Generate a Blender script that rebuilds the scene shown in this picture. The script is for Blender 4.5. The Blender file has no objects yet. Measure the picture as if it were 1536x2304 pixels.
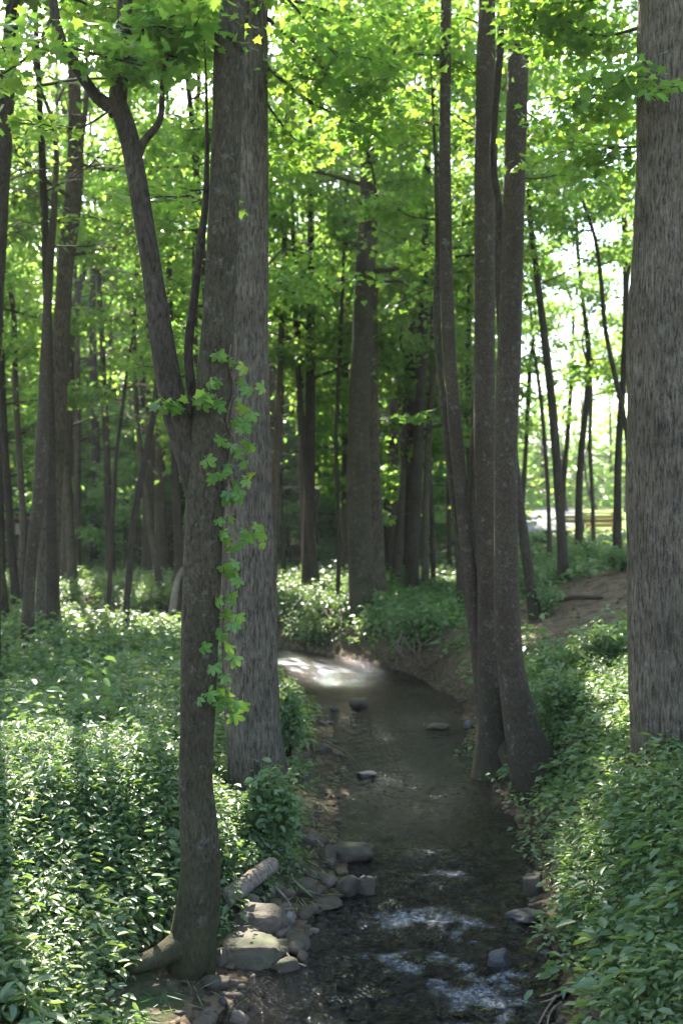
import bpy, math, random
import numpy as np
from mathutils import Vector

# ------------------------------------------------------------------ camera, sky, sun, exposure
sc = bpy.context.scene
CAMZ = 3.0                      # the photographer stands on a low bridge, 3 m above the water
FPX = 2240.0                    # focal length in photograph pixels
cam_d = bpy.data.cameras.new('camera'); cam = bpy.data.objects.new('camera', cam_d)
sc.collection.objects.link(cam); sc.camera = cam
cam.location = (0, 0, CAMZ); cam.rotation_euler = (math.radians(90), 0, 0)
cam_d.sensor_fit = 'VERTICAL'; cam_d.sensor_height = 36; cam_d.sensor_width = 24; cam_d.lens = 35
cam_d.clip_start = 0.05; cam_d.clip_end = 2000
cam_d.dof.use_dof = True; cam_d.dof.focus_distance = 6.6; cam_d.dof.aperture_fstop = 1.7

SUN_AZ, SUN_EL = math.radians(18.5), math.radians(41)       # ahead of the camera, to the left
SUN = np.array([-math.sin(SUN_AZ)*math.cos(SUN_EL), math.cos(SUN_AZ)*math.cos(SUN_EL), math.sin(SUN_EL)])
w = bpy.data.worlds.new('World'); sc.world = w; w.use_nodes = True
nt = w.node_tree; bg = nt.nodes['Background']
sky = nt.nodes.new('ShaderNodeTexSky'); sky.sky_type = 'NISHITA'; sky.sun_disc = False
sky.sun_elevation = SUN_EL; sky.sun_rotation = -SUN_AZ; sky.air_density = 1.0; sky.dust_density = 1.6; sky.ozone_density = 1.0
nt.links.new(sky.outputs[0], bg.inputs[0]); bg.inputs[1].default_value = 0.13
sd = bpy.data.lights.new('sun', 'SUN'); so = bpy.data.objects.new('sun', sd); sc.collection.objects.link(so)
sd.energy = 5.0; sd.angle = math.radians(0.53); sd.color = (1.0, 0.94, 0.82)
so.rotation_euler = Vector(SUN).to_track_quat('Z', 'Y').to_euler(); so.location = (0, 0, 40)
sc.view_settings.view_transform = 'Standard'; sc.view_settings.look = 'None'
sc.view_settings.exposure = 2.6; sc.view_settings.gamma = 1.0
sc.cycles.use_denoising = True; sc.cycles.max_bounces = 8; sc.cycles.diffuse_bounces = 4
sc.cycles.glossy_bounces = 3; sc.cycles.transmission_bounces = 6; sc.cycles.transparent_max_bounces = 8
sc.cycles.sample_clamp_indirect = 6.0; sc.cycles.caustics_reflective = False; sc.cycles.caustics_refractive = False

HAZE = .0005

# ------------------------------------------------------------------ helpers
RNG = np.random.default_rng(7)
C = sc.collection

def P(px, py, d):
    """a point of the place, from its bearing in the photograph and its real distance"""
    return np.array([(px-768)/FPX*d, d, CAMZ-(py-1152)/FPX*d])

def hash3(ix, iy, iz, seed):
    h = (ix.astype(np.int64)*374761393 + iy.astype(np.int64)*668265263 + iz.astype(np.int64)*2147483647 + seed*1274126177) & 0xffffffff
    h = ((h ^ (h >> 13))*1274126177) & 0xffffffff
    h = ((h ^ (h >> 16))*668265263) & 0xffffffff
    return ((h ^ (h >> 15)) & 0xffffff)/float(0xffffff)

def vn(p, seed=0):
    """value noise, -1..1, p (n,3)"""
    i = np.floor(p).astype(np.int64); f = p-i; f = f*f*(3-2*f)
    r = 0
    for dx in (0, 1):
        for dy in (0, 1):
            for dz in (0, 1):
                wgt = (f[:, 0] if dx else 1-f[:, 0])*(f[:, 1] if dy else 1-f[:, 1])*(f[:, 2] if dz else 1-f[:, 2])
                r = r + wgt*hash3(i[:, 0]+dx, i[:, 1]+dy, i[:, 2]+dz, seed)
    return r*2-1

def fbm(p, seed=0, octv=3):
    r = 0; a = 1.0; s = 0
    for o in range(octv):
        r = r + a*vn(p*2**o, seed+o*17); s += a; a *= .5
    return r/s

def n2(x, y, sc_, seed=0, octv=2):
    return fbm(np.stack([x*sc_, y*sc_, np.zeros_like(x)+.37], 1), seed, octv)

def sstep(a, b, x):
    t = np.clip((x-a)/(b-a), 0, 1); return t*t*(3-2*t)

def mesh_np(name, V, F, mat=None, attrs=None, smooth=True):
    """F is a list of int arrays of shape (n,3) or (n,4)"""
    if not isinstance(F, (list, tuple)): F = [F]
    F = [f for f in F if len(f)]
    me = bpy.data.meshes.new(name)
    V = np.asarray(V, np.float32)
    me.vertices.add(len(V)); me.vertices.foreach_set('co', V.ravel())
    lv = np.concatenate([f.ravel() for f in F]).astype(np.int32)
    tot = np.concatenate([np.full(len(f), f.shape[1], np.int32) for f in F])
    st = np.concatenate([[0], np.cumsum(tot)[:-1]]).astype(np.int32)
    me.loops.add(len(lv)); me.loops.foreach_set('vertex_index', lv)
    me.polygons.add(len(tot)); me.polygons.foreach_set('loop_start', st); me.polygons.foreach_set('loop_total', tot)
    me.polygons.foreach_set('use_smooth', np.full(len(tot), smooth))
    for k, (dom, val) in (attrs or {}).items():
        a = me.attributes.new(k, 'FLOAT', dom); a.data.foreach_set('value', np.asarray(val, np.float32))
    me.update(); me.validate()
    if mat: me.materials.append(mat)
    return me

def add(name, me, parent=None, loc=None, label=None, cat=None, group=None, kind=None):
    o = bpy.data.objects.new(name, me); C.objects.link(o)
    if loc is not None: o.location = loc
    if parent is not None: o.parent = parent
    tag(o, label, cat, group, kind); return o

def tag(o, label=None, cat=None, group=None, kind=None):
    if label: o['label'] = label
    if cat: o['category'] = cat
    if group: o['group'] = group
    if kind: o['kind'] = kind

def empty(name, loc, label, cat, group=None):
    o = bpy.data.objects.new(name, None); C.objects.link(o); o.location = loc; o.empty_display_size = .2
    tag(o, label, cat, group); return o

class Acc:
    def __init__(s): s.V = []; s.F3 = []; s.F4 = []; s.n = 0; s.A = []
    def put(s, V, F, a=None):
        V = np.asarray(V); F = np.asarray(F)
        (s.F3 if F.shape[1] == 3 else s.F4).append(F+s.n); s.V.append(V); s.n += len(V)
    def mesh(s, name, mat, off=None, smooth=True):
        V = np.concatenate(s.V)
        if off is not None: V = V-np.asarray(off)
        return mesh_np(name, V, [np.concatenate(f) for f in (s.F4, s.F3) if f], mat, smooth=smooth)

def smooth_path(pts, n):
    """Catmull-Rom through rows of any width"""
    p = np.asarray(pts, float); p = np.vstack([2*p[0]-p[1], p, 2*p[-1]-p[-2]])
    seg = np.linalg.norm(np.diff(p[1:-1, :3], axis=0), axis=1); cum = np.concatenate([[0], np.cumsum(seg)])
    t = np.linspace(0, cum[-1], n); k = np.clip(np.searchsorted(cum, t, 'right')-1, 0, len(seg)-1)
    u = ((t-cum[k])/np.maximum(seg[k], 1e-9))[:, None]
    a, b, c, d = p[k], p[k+1], p[k+2], p[k+3]
    return .5*((2*b)+(-a+c)*u+(2*a-5*b+4*c-d)*u**2+(-a+3*b-3*c+d)*u**3)

def tube(path, rad, segs=8, cap=True, rough=0, seed=0, ridge=0, ridge_n=12):
    """swept tube with parallel frames; rough = relative lumpiness, ridge = depth of bark furrows in metres"""
    path = np.asarray(path, float); rad = np.asarray(rad, float); n = len(path)
    T = np.gradient(path, axis=0); T /= np.linalg.norm(T, axis=1)[:, None]+1e-9
    u = np.cross(T[0], [0, 1, 0]) if abs(T[0][1]) < .9 else np.cross(T[0], [1, 0, 0])
    U = np.zeros((n, 3)); u /= np.linalg.norm(u)
    for i in range(n):
        u = u-T[i]*u.dot(T[i]); u /= np.linalg.norm(u); U[i] = u
    W = np.cross(T, U)
    th = np.linspace(0, 2*np.pi, segs, endpoint=False)
    dirs = U[:, None, :]*np.cos(th)[None, :, None]+W[:, None, :]*np.sin(th)[None, :, None]
    r = np.repeat(rad[:, None], segs, 1)
    if rough or ridge:
        L = np.concatenate([[0], np.cumsum(np.linalg.norm(np.diff(path, axis=0), axis=1))])
        q = np.stack([np.cos(th)[None, :]*1.3+0*L[:, None], np.sin(th)[None, :]*1.3+0*L[:, None], L[:, None]*.8+0*th[None, :]], 2).reshape(-1, 3)
        r = r*(1+rough*fbm(q+seed*3.7, seed, 3).reshape(n, segs))
        if ridge:
            q2 = np.stack([np.cos(th)[None, :]*ridge_n/3+0*L[:, None], np.sin(th)[None, :]*ridge_n/3+0*L[:, None], L[:, None]*2.2+0*th[None, :]], 2).reshape(-1, 3)
            r = r+ridge*(1-2*np.abs(fbm(q2, seed+5, 2))).reshape(n, segs)
    V = (path[:, None, :]+dirs*r[:, :, None]).reshape(-1, 3)
    i = np.arange(n-1)[:, None]*segs; j = np.arange(segs)[None, :]; j2 = (j+1) % segs
    F = np.stack([i+j, i+j2, i+segs+j2, i+segs+j], 2).reshape(-1, 4)
    return V, F

def capped(acc, path, rad, segs=8, **kw):
    """tube whose last ring closes to a point and whose first ring is closed too"""
    path = np.asarray(path, float); rad = np.asarray(rad, float)
    t0 = path[0]-path[1]; t0 = t0/np.linalg.norm(t0); t1 = path[-1]-path[-2]; t1 = t1/np.linalg.norm(t1)
    path = np.vstack([path[0]+t0*1e-3, path, path[-1]+t1*1e-3]); rad = np.concatenate([[1e-3], rad, [1e-3]])
    V, F = tube(path, rad, segs, **kw); acc.put(V, F)

def box_vf(cx, cy, cz, sx, sy, sz, rz=0):
    v = np.array([[x, y, z] for z in (-.5, .5) for y in (-.5, .5) for x in (-.5, .5)])*[sx, sy, sz]
    c, s = math.cos(rz), math.sin(rz)
    v = v@np.array([[c, s, 0], [-s, c, 0], [0, 0, 1]])+[cx, cy, cz]
    f = np.array([[0, 2, 3, 1], [4, 5, 7, 6], [0, 1, 5, 4], [2, 6, 7, 3], [0, 4, 6, 2], [1, 3, 7, 5]])
    return v, f

def box_mesh(name, sx, sy, sz, mat, rx=0, rz=0, bev=.012):
    """a plank or beam with chamfered long edges, centred on its own origin"""
    b = min(bev, sy*.3, sz*.3)
    prof = np.array([[-sy/2+b, -sz/2], [sy/2-b, -sz/2], [sy/2, -sz/2+b], [sy/2, sz/2-b], [sy/2-b, sz/2], [-sy/2+b, sz/2], [-sy/2, sz/2-b], [-sy/2, -sz/2+b]])
    V = np.vstack([np.c_[np.full(8, -sx/2), prof], np.c_[np.full(8, sx/2), prof]])
    j = np.arange(8); F4 = np.stack([j, (j+1) % 8, (j+1) % 8+8, j+8], 1)
    caps = np.array([[0, 7, 6, 1], [1, 6, 5, 2], [2, 5, 4, 3]]); caps2 = caps[:, ::-1]+8
    return mesh_np(name, V, [np.vstack([F4, caps, caps2])], mat, smooth=False)

# ------------------------------------------------------------------ materials
def mat_new(name):
    m = bpy.data.materials.new(name); m.use_nodes = True; t = m.node_tree; t.nodes.clear()
    out = t.nodes.new('ShaderNodeOutputMaterial')
    return m, t, out

def nd(t, typ, ins=None, **kw):
    n = t.nodes.new(typ)
    for k, v in kw.items(): setattr(n, k, v)
    for k, v in (ins or {}).items():
        s = n.inputs[k]
        if hasattr(v, 'is_output') or isinstance(v, bpy.types.NodeSocket): t.links.new(v, s)
        else: s.default_value = v
    return n

def ramp(t, fac, stops):
    n = t.nodes.new('ShaderNodeValToRGB'); e = n.color_ramp.elements
    while len(e) < len(stops): e.new(.5)
    for el, (p, c) in zip(e, stops):
        el.position = p; el.color = (*c, 1) if len(c) == 3 else c
    t.links.new(fac, n.inputs[0]); return n.outputs[0]

def mix(t, f, a, b):
    n = t.nodes.new('ShaderNodeMix'); n.data_type = 'RGBA'
    for i, v in ((0, f), (6, a), (7, b)):
        if isinstance(v, bpy.types.NodeSocket): t.links.new(v, n.inputs[i])
        else: n.inputs[i].default_value = (*v, 1) if isinstance(v, tuple) and len(v) == 3 else v
    return n.outputs[2]

def mth(t, op, a, b=0.0, clamp=False):
    n = t.nodes.new('ShaderNodeMath'); n.operation = op; n.use_clamp = clamp
    for i, v in ((0, a), (1, b)):
        if isinstance(v, bpy.types.NodeSocket): t.links.new(v, n.inputs[i])
        else: n.inputs[i].default_value = v
    return n.outputs[0]

def attr(t, name): return nd(t, 'ShaderNodeAttribute', attribute_name=name).outputs['Fac']

def leaf_mat(name, d0, d1, t0, t1, tf=.5, rough=.42, spec=.45):
    """thin leaf: reflects one green, lets a yellower green through"""
    m, t, out = mat_new(name)
    v = attr(t, 'var')
    pr = nd(t, 'ShaderNodeBsdfPrincipled', {'Base Color': mix(t, v, d0, d1), 'Roughness': rough, 'Specular IOR Level': spec})
    tr = nd(t, 'ShaderNodeBsdfTranslucent', {'Color': mix(t, v, t0, t1)})
    ms = nd(t, 'ShaderNodeMixShader', {0: tf, 1: pr.outputs[0], 2: tr.outputs[0]})
    t.links.new(ms.outputs[0], out.inputs[0]); return m

M = {}
M['leaf_canopy'] = leaf_mat('canopy_leaf', (.05, .11, .035), (.095, .155, .04), (.17, .40, .06), (.43, .59, .09), tf=.56)
M['leaf_low'] = leaf_mat('sapling_leaf', (.07, .15, .06), (.12, .20, .08), (.20, .44, .10), (.42, .60, .14), tf=.55)
M['leaf_near'] = leaf_mat('near_leaf', (.035, .095, .03), (.065, .135, .035), (.16, .38, .04), (.40, .55, .06), tf=.55)
M['leaf_under'] = leaf_mat('undergrowth_leaf', (.06, .130, .040), (.165, .215, .085), (.16, .33, .06), (.36, .48, .09), tf=.36, rough=.49, spec=1.0)
M['leaf_pale'] = leaf_mat('pale_hill_leaf', (.07, .13, .04), (.12, .17, .05), (.25, .40, .06), (.40, .50, .08))
M['leaf_dark'] = leaf_mat('dark_leaf', (.012, .035, .018), (.025, .05, .022), (.03, .08, .02), (.05, .10, .02), tf=.25)
M['leaf_creeper'] = leaf_mat('creeper_leaf', (.07, .165, .035), (.15, .23, .035), (.18, .38, .04), (.38, .50, .04), tf=.4, rough=.4)
M['leaf_dead'] = leaf_mat('dry_leaf', (.075, .042, .022), (.24, .15, .085), (.12, .07, .03), (.25, .15, .07), tf=.2, rough=.7, spec=.3)
M['grass'] = leaf_mat('grass_blade', (.09, .17, .035), (.16, .22, .05), (.25, .38, .05), (.40, .46, .08), tf=.45)

def bark_mat(name, dark, light, scale=1.0, bump=.6, moss=.0, lichen=.3, furrow=1.0, stretch=.13):
    m, t, out = mat_new(name)
    tc = nd(t, 'ShaderNodeTexCoord').outputs['Object']
    rnd = nd(t, 'ShaderNodeObjectInfo').outputs['Random']
    off = nd(t, 'ShaderNodeCombineXYZ', {0: mth(t, 'MULTIPLY', rnd, 37.0), 2: mth(t, 'MULTIPLY', rnd, 91.0)})
    pos = nd(t, 'ShaderNodeVectorMath', {0: tc, 1: off.outputs[0]}, operation='ADD').outputs[0]
    # warp a little so furrows wander
    wn = nd(t, 'ShaderNodeTexNoise', {'Vector': pos, 'Scale': 5.0*scale, 'Detail': 3.0})
    wv = nd(t, 'ShaderNodeVectorMath', {0: wn.outputs['Color'], 1: (.035, .035, .0)}, operation='MULTIPLY').outputs[0]
    pw = nd(t, 'ShaderNodeVectorMath', {0: pos, 1: wv}, operation='ADD').outputs[0]
    st = nd(t, 'ShaderNodeVectorMath', {0: pw, 1: (1, 1, stretch)}, operation='MULTIPLY').outputs[0]
    fu = nd(t, 'ShaderNodeTexNoise', {'Vector': st, 'Scale': 48*scale, 'Detail': 3.0, 'Roughness': .65}).outputs['Fac']
    fur = ramp(t, fu, [(.36, (0, 0, 0)), (.62, (1, 1, 1))])
    st2 = nd(t, 'ShaderNodeVectorMath', {0: pw, 1: (1, 1, .35)}, operation='MULTIPLY').outputs[0]
    fine = nd(t, 'ShaderNodeTexNoise', {'Vector': st2, 'Scale': 85*scale, 'Detail': 6.0, 'Roughness': .7}).outputs['Fac']
    big = nd(t, 'ShaderNodeTexNoise', {'Vector': pos, 'Scale': 2.2, 'Detail': 5.0, 'Roughness': .6}).outputs['Fac']
    hgt = mth(t, 'ADD', mth(t, 'MULTIPLY', fur, .45*furrow), mth(t, 'MULTIPLY', fine, .75))
    col = ramp(t, hgt, [(.30, tuple(a*.7 for a in dark)), (.52, tuple(a*.6+b*.4 for a, b in zip(dark, light))), (.86, light)])
    bm = ramp(t, big, [(.35, (0, 0, 0)), (.68, (1, 1, 1))])
    col = mix(t, mth(t, 'MULTIPLY', bm, .5), col, tuple(a*.95 for a in dark))
    if lichen:
        ln = nd(t, 'ShaderNodeTexNoise', {'Vector': pos, 'Scale': 11.0, 'Detail': 7.0, 'Roughness': .75}).outputs['Fac']
        lm = ramp(t, ln, [(.56, (0, 0, 0)), (.68, (1, 1, 1))])
        col = mix(t, mth(t, 'MULTIPLY', lm, lichen), col, (.30, .31, .27))
    if moss:
        mn = nd(t, 'ShaderNodeTexNoise', {'Vector': pos, 'Scale': 4.0, 'Detail': 5.0, 'Roughness': .7}).outputs['Fac']
        z = nd(t, 'ShaderNodeSeparateXYZ', {0: tc}).outputs[2]
        lowz = mth(t, 'SUBTRACT', 1.0, mth(t, 'MULTIPLY', z, .5), True)
        mm = ramp(t, mth(t, 'ADD', mth(t, 'MULTIPLY', mn, .8), mth(t, 'MULTIPLY', lowz, .22)), [(.50, (0, 0, 0)), (.70, (1, 1, 1))])
        col = mix(t, mth(t, 'MULTIPLY', mm, moss), col, (.06, .065, .025))
    bp = nd(t, 'ShaderNodeBump', {'Height': hgt, 'Strength': bump, 'Distance': .014})
    pr = nd(t, 'ShaderNodeBsdfPrincipled', {'Base Color': col, 'Roughness': .9, 'Specular IOR Level': .15, 'Normal': bp.outputs[0]})
    t.links.new(pr.outputs[0], out.inputs[0]); return m

M['bark_grey'] = bark_mat('grey_brown_bark', (.021, .0165, .009), (.115, .092, .054), 1.2, .7, moss=.6, lichen=.25, furrow=.55, stretch=.34)
M['bark_furrow'] = bark_mat('furrowed_bark', (.028, .0215, .015), (.195, .155, .112), 1.15, 1.0, moss=.25, lichen=.25, furrow=1.0, stretch=.15)
M['bark_smooth'] = bark_mat('smooth_red_brown_bark', (.030, .0215, .014), (.132, .100, .068), 1.3, .5, moss=.45, lichen=.3, furrow=.45, stretch=.5)
M['bark_dark'] = bark_mat('dark_bark', (.015, .011, .007), (.075, .057, .038), 1.1, .6, moss=.2, lichen=.10, stretch=.3)
M['bark_far'] = bark_mat('far_bark', (.026, .0195, .012), (.130, .100, .066), .7, .5, moss=.2, lichen=.1, stretch=.3)
M['dead_wood'] = bark_mat('weathered_wood', (.10, .075, .055), (.34, .27, .21), 1.2, .6, lichen=.2)
M['root'] = bark_mat('root_bark', (.06, .04, .028), (.22, .15, .10), 1.4, .6, lichen=.1)

def rock_mat(name, c0, c1, moss=.3, rough=.75):
    m, t, out = mat_new(name)
    tc = nd(t, 'ShaderNodeTexCoord').outputs['Object']
    rnd = nd(t, 'ShaderNodeObjectInfo').outputs['Random']
    pos = nd(t, 'ShaderNodeVectorMath', {0: tc, 1: nd(t, 'ShaderNodeCombineXYZ', {0: mth(t, 'MULTIPLY', rnd, 50.0)}).outputs[0]}, operation='ADD').outputs[0]
    n1 = nd(t, 'ShaderNodeTexNoise', {'Vector': pos, 'Scale': 6.0, 'Detail': 8.0, 'Roughness': .65}).outputs['Fac']
    n3 = nd(t, 'ShaderNodeTexNoise', {'Vector': pos, 'Scale': 45.0, 'Detail': 6.0, 'Roughness': .7}).outputs['Fac']
    col = ramp(t, mth(t, 'ADD', mth(t, 'MULTIPLY', n1, .65), mth(t, 'MULTIPLY', n3, .35)), [(.34, c0), (.66, c1)])
    col = mix(t, mth(t, 'MULTIPLY', rnd, .5), col, tuple(a*.6 for a in c0))
    nz = nd(t, 'ShaderNodeSeparateXYZ', {0: nd(t, 'ShaderNodeNewGeometry').outputs['Normal']}).outputs[2]
    mn = nd(t, 'ShaderNodeTexNoise', {'Vector': pos, 'Scale': 4.0, 'Detail': 5.0}).outputs['Fac']
    mm = ramp(t, mth(t, 'ADD', mth(t, 'MULTIPLY', mn, .8), mth(t, 'MULTIPLY', nz, .25)), [(.58, (0, 0, 0)), (.72, (1, 1, 1))])
    col = mix(t, mth(t, 'MULTIPLY', mm, moss), col, (.05, .06, .015))
    bp = nd(t, 'ShaderNodeBump', {'Height': mth(t, 'ADD', n1, mth(t, 'MULTIPLY', n3, .4)), 'Strength': .6, 'Distance': .03})
    pr = nd(t, 'ShaderNodeBsdfPrincipled', {'Base Color': col, 'Roughness': rough, 'Specular IOR Level': .4, 'Normal': bp.outputs[0]})
    t.links.new(pr.outputs[0], out.inputs[0]); return m
M['rock'] = rock_mat('grey_stone', (.040, .029, .018), (.145, .108, .072), .45)
M['rock_moss'] = rock_mat('mossy_stone', (.046, .038, .022), (.14, .115, .068), .85)
M['rock_wet'] = rock_mat('wet_dark_stone', (.025, .023, .028), (.075, .065, .058), .1, .42)
M['rock_warm'] = rock_mat('tan_stone', (.075, .05, .036), (.19, .135, .10), .1)
M['rock_pale'] = rock_mat('pale_stone', (.11, .095, .08), (.25, .22, .19), .1)

def ground_mat():
    m, t, out = mat_new('forest_floor')
    pos = nd(t, 'ShaderNodeNewGeometry').outputs['Position']
    n1 = nd(t, 'ShaderNodeTexNoise', {'Vector': pos, 'Scale': 1.4, 'Detail': 6.0, 'Roughness': .6}).outputs['Fac']
    n2_ = nd(t, 'ShaderNodeTexNoise', {'Vector': pos, 'Scale': 26.0, 'Detail': 6.0, 'Roughness': .7}).outputs['Fac']
    vo = nd(t, 'ShaderNodeTexVoronoi', {'Vector': pos, 'Scale': 22.0}); vcol = vo.outputs['Color']
    vg = nd(t, 'ShaderNodeSeparateColor', {0: vcol}).outputs[0]
    soil = ramp(t, n2_, [(.3, (.035, .024, .016)), (.7, (.11, .08, .052))])
    litter = mix(t, mth(t, 'MULTIPLY', vg, .5), soil, (.20, .135, .085))
    green = mix(t, n2_, (.03, .06, .02), (.075, .12, .035))
    base = mix(t, ramp(t, n1, [(.38, (0, 0, 0)), (.58, (1, 1, 1))]), litter, green)
    dirt = mix(t, n2_, (.10, .064, .040), (.27, .18, .115))
    dirt = mix(t, mth(t, 'MULTIPLY', vg, .35), dirt, (.27, .18, .11))
    n4 = nd(t, 'ShaderNodeTexNoise', {'Vector': pos, 'Scale': 4.5, 'Detail': 7.0, 'Roughness': .7}).outputs['Fac']
    dirt = mix(t, ramp(t, n4, [(.40, (0, 0, 0)), (.62, (1, 1, 1))]), dirt, (.055, .036, .022))
    col = mix(t, attr(t, 'dirt'), base, dirt)
    mead = mix(t, n2_, (.15, .20, .06), (.30, .33, .12))
    col = mix(t, attr(t, 'meadow'), col, mead)
    peb = nd(t, 'ShaderNodeTexVoronoi', {'Vector': pos, 'Scale': 19.0, 'Randomness': 1.0})
    pc = nd(t, 'ShaderNodeSeparateColor', {0: peb.outputs['Color']}).outputs[1]
    bed = ramp(t, mth(t, 'ADD', mth(t, 'MULTIPLY', pc, .6), mth(t, 'MULTIPLY', n2_, .4)), [(.2, (.028, .019, .011)), (.5, (.075, .05, .028)), (.85, (.16, .115, .07))])
    col = mix(t, attr(t, 'bed'), col, bed)
    hh = mth(t, 'ADD', mth(t, 'MULTIPLY', n2_, .7), mth(t, 'MULTIPLY', peb.outputs['Distance'], -.6))
    bp = nd(t, 'ShaderNodeBump', {'Height': hh, 'Strength': .7, 'Distance': .05})
    pr = nd(t, 'ShaderNodeBsdfPrincipled', {'Base Color': col, 'Roughness': .92, 'Specular IOR Level': .2, 'Normal': bp.outputs[0]})
    t.links.new(pr.outputs[0], out.inputs[0]); return m
M['ground'] = ground_mat()

def gravel_mat():
    m, t, out = mat_new('pale_gravel')
    pos = nd(t, 'ShaderNodeNewGeometry').outputs['Position']
    n = nd(t, 'ShaderNodeTexNoise', {'Vector': pos, 'Scale': 14.0, 'Detail': 6.0, 'Roughness': .7}).outputs['Fac']
    col = ramp(t, n, [(.3, (.11, .108, .11)), (.7, (.21, .207, .21))])
    bp = nd(t, 'ShaderNodeBump', {'Height': n, 'Strength': .5, 'Distance': .03})
    pr = nd(t, 'ShaderNodeBsdfPrincipled', {'Base Color': col, 'Roughness': .9, 'Normal': bp.outputs[0]})
    t.links.new(pr.outputs[0], out.inputs[0]); return m
M['gravel'] = gravel_mat()

def water_mat():
    m, t, out = mat_new('creek_water')
    pos = nd(t, 'ShaderNodeNewGeometry').outputs['Position']
    sq = nd(t, 'ShaderNodeVectorMath', {0: pos, 1: (1.0, .62, 1)}, operation='MULTIPLY').outputs[0]
    n1 = nd(t, 'ShaderNodeTexNoise', {'Vector': sq, 'Scale': 9.0, 'Detail': 3.0, 'Distortion': .6}).outputs['Fac']
    n2_ = nd(t, 'ShaderNodeTexNoise', {'Vector': sq, 'Scale': 30.0, 'Detail': 3.0, 'Distortion': .4}).outputs['Fac']
    rif = attr(t, 'riffle')
    st = mth(t, 'ADD', .5, mth(t, 'MULTIPLY', rif, .5))
    b1 = nd(t, 'ShaderNodeBump', {'Height': mth(t, 'ADD', n1, mth(t, 'MULTIPLY', n2_, .35)), 'Strength': st, 'Distance': .20})
    fr = nd(t, 'ShaderNodeFresnel', {'IOR': 1.33, 'Normal': b1.outputs[0]}).outputs[0]
    tr = nd(t, 'ShaderNodeBsdfTransparent', {'Color': (.24, .20, .15, 1)})
    gl = nd(t, 'ShaderNodeBsdfGlossy', {'Color': (1, 1, 1, 1), 'Roughness': .065, 'Normal': b1.outputs[0]})
    wat = nd(t, 'ShaderNodeMixShader', {0: fr, 1: tr.outputs[0], 2: gl.outputs[0]})
    fn = nd(t, 'ShaderNodeTexNoise', {'Vector': pos, 'Scale': 24.0, 'Detail': 6.0, 'Roughness': .75}).outputs['Fac']
    fm = ramp(t, mth(t, 'MULTIPLY', attr(t, 'foam_sheen'), mth(t, 'ADD', fn, .45)), [(.36, (0, 0, 0)), (.95, (1, 1, 1))])
    fo = nd(t, 'ShaderNodeBsdfPrincipled', {'Base Color': (.66, .69, .76, 1), 'Roughness': .5, 'Normal': b1.outputs[0]})  # froth colour; its faint bluish veil also paints in sky sheen
    ms = nd(t, 'ShaderNodeMixShader', {0: mth(t, 'MULTIPLY', fm, mth(t, 'ADD', .14, mth(t, 'MULTIPLY', ramp(t, fn, [(.42, (0, 0, 0)), (.66, (1, 1, 1))]), .5))), 1: wat.outputs[0], 2: fo.outputs[0]})
    t.links.new(ms.outputs[0], out.inputs[0]); return m
M['water'] = water_mat()

def paint_mat(name, c, rough=.75, grain=True):
    m, t, out = mat_new(name)
    tc = nd(t, 'ShaderNodeTexCoord').outputs['Object']
    st = nd(t, 'ShaderNodeVectorMath', {0: tc, 1: (1, 9, 9)}, operation='MULTIPLY').outputs[0]
    n = nd(t, 'ShaderNodeTexNoise', {'Vector': st, 'Scale': 4.0, 'Detail': 6.0}).outputs['Fac']
    col = mix(t, n, tuple(a*.65 for a in c), tuple(min(1, a*1.3) for a in c))
    pr = nd(t, 'ShaderNodeBsdfPrincipled', {'Base Color': col, 'Roughness': rough, 'Specular IOR Level': .3})
    t.links.new(pr.outputs[0], out.inputs[0]); return m
M['wood_dark'] = paint_mat('dark_stained_wood', (.045, .028, .02))
M['wood_brown'] = paint_mat('brown_board', (.12, .085, .05))
M['wood_ochre'] = paint_mat('ochre_timber', (.48, .30, .10))
M['wood_green'] = paint_mat('green_painted_wood', (.06, .16, .10))
M['wood_pale'] = paint_mat('pale_beam', (.30, .24, .16))
M['shingle'] = paint_mat('dark_roofing', (.05, .048, .045), .9)
M['red'] = paint_mat('red_plastic', (.55, .06, .03), .4)
M['white'] = paint_mat('white_paint', (.75, .75, .72), .6)

# ------------------------------------------------------------------ creek line and terrain
CK = np.array([[.1, -30, 1.3], [.1, 0, 1.3], [.15, 3, 1.25], [.28, 4.8, 1.2], [.30, 5.9, 1.12], [.60, 6.75, .98], [.76, 7.9, .88], [.84, 9.6, .98],
               [.77, 12.3, .95], [.78, 15, 1.2], [.45, 17.0, 1.25], [-.35, 19.2, 1.2], [-1.9, 21.0, 1.15], [-4.5, 22.3, 1.2], [-9, 24, 1.3], [-16, 26, 1.4], [-30, 27, 1.5], [-60, 30, 1.5]])
ckp = np.c_[CK[:, :2], np.zeros(len(CK)), CK[:, 2]]
CKS = smooth_path(ckp, 900)

def creek_d(x, y):
    """signed distance to the water's edge and side (-1 left of the flow line, +1 right)"""
    d = np.full(len(x), 1e9); k = np.zeros(len(x), int)
    for a in range(0, len(x), 20000):
        dx = x[a:a+20000, None]-CKS[None, :, 0]; dy = y[a:a+20000, None]-CKS[None, :, 1]
        q = np.hypot(dx, dy)-CKS[None, :, 3]; k[a:a+20000] = q.argmin(1); d[a:a+20000] = q.min(1)
    T = np.gradient(CKS[:, :2], axis=0)
    s = (x-CKS[k, 0])*T[k, 1]-(y-CKS[k, 1])*T[k, 0]
    return d, np.where(s > 0, 1, -1)

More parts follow.
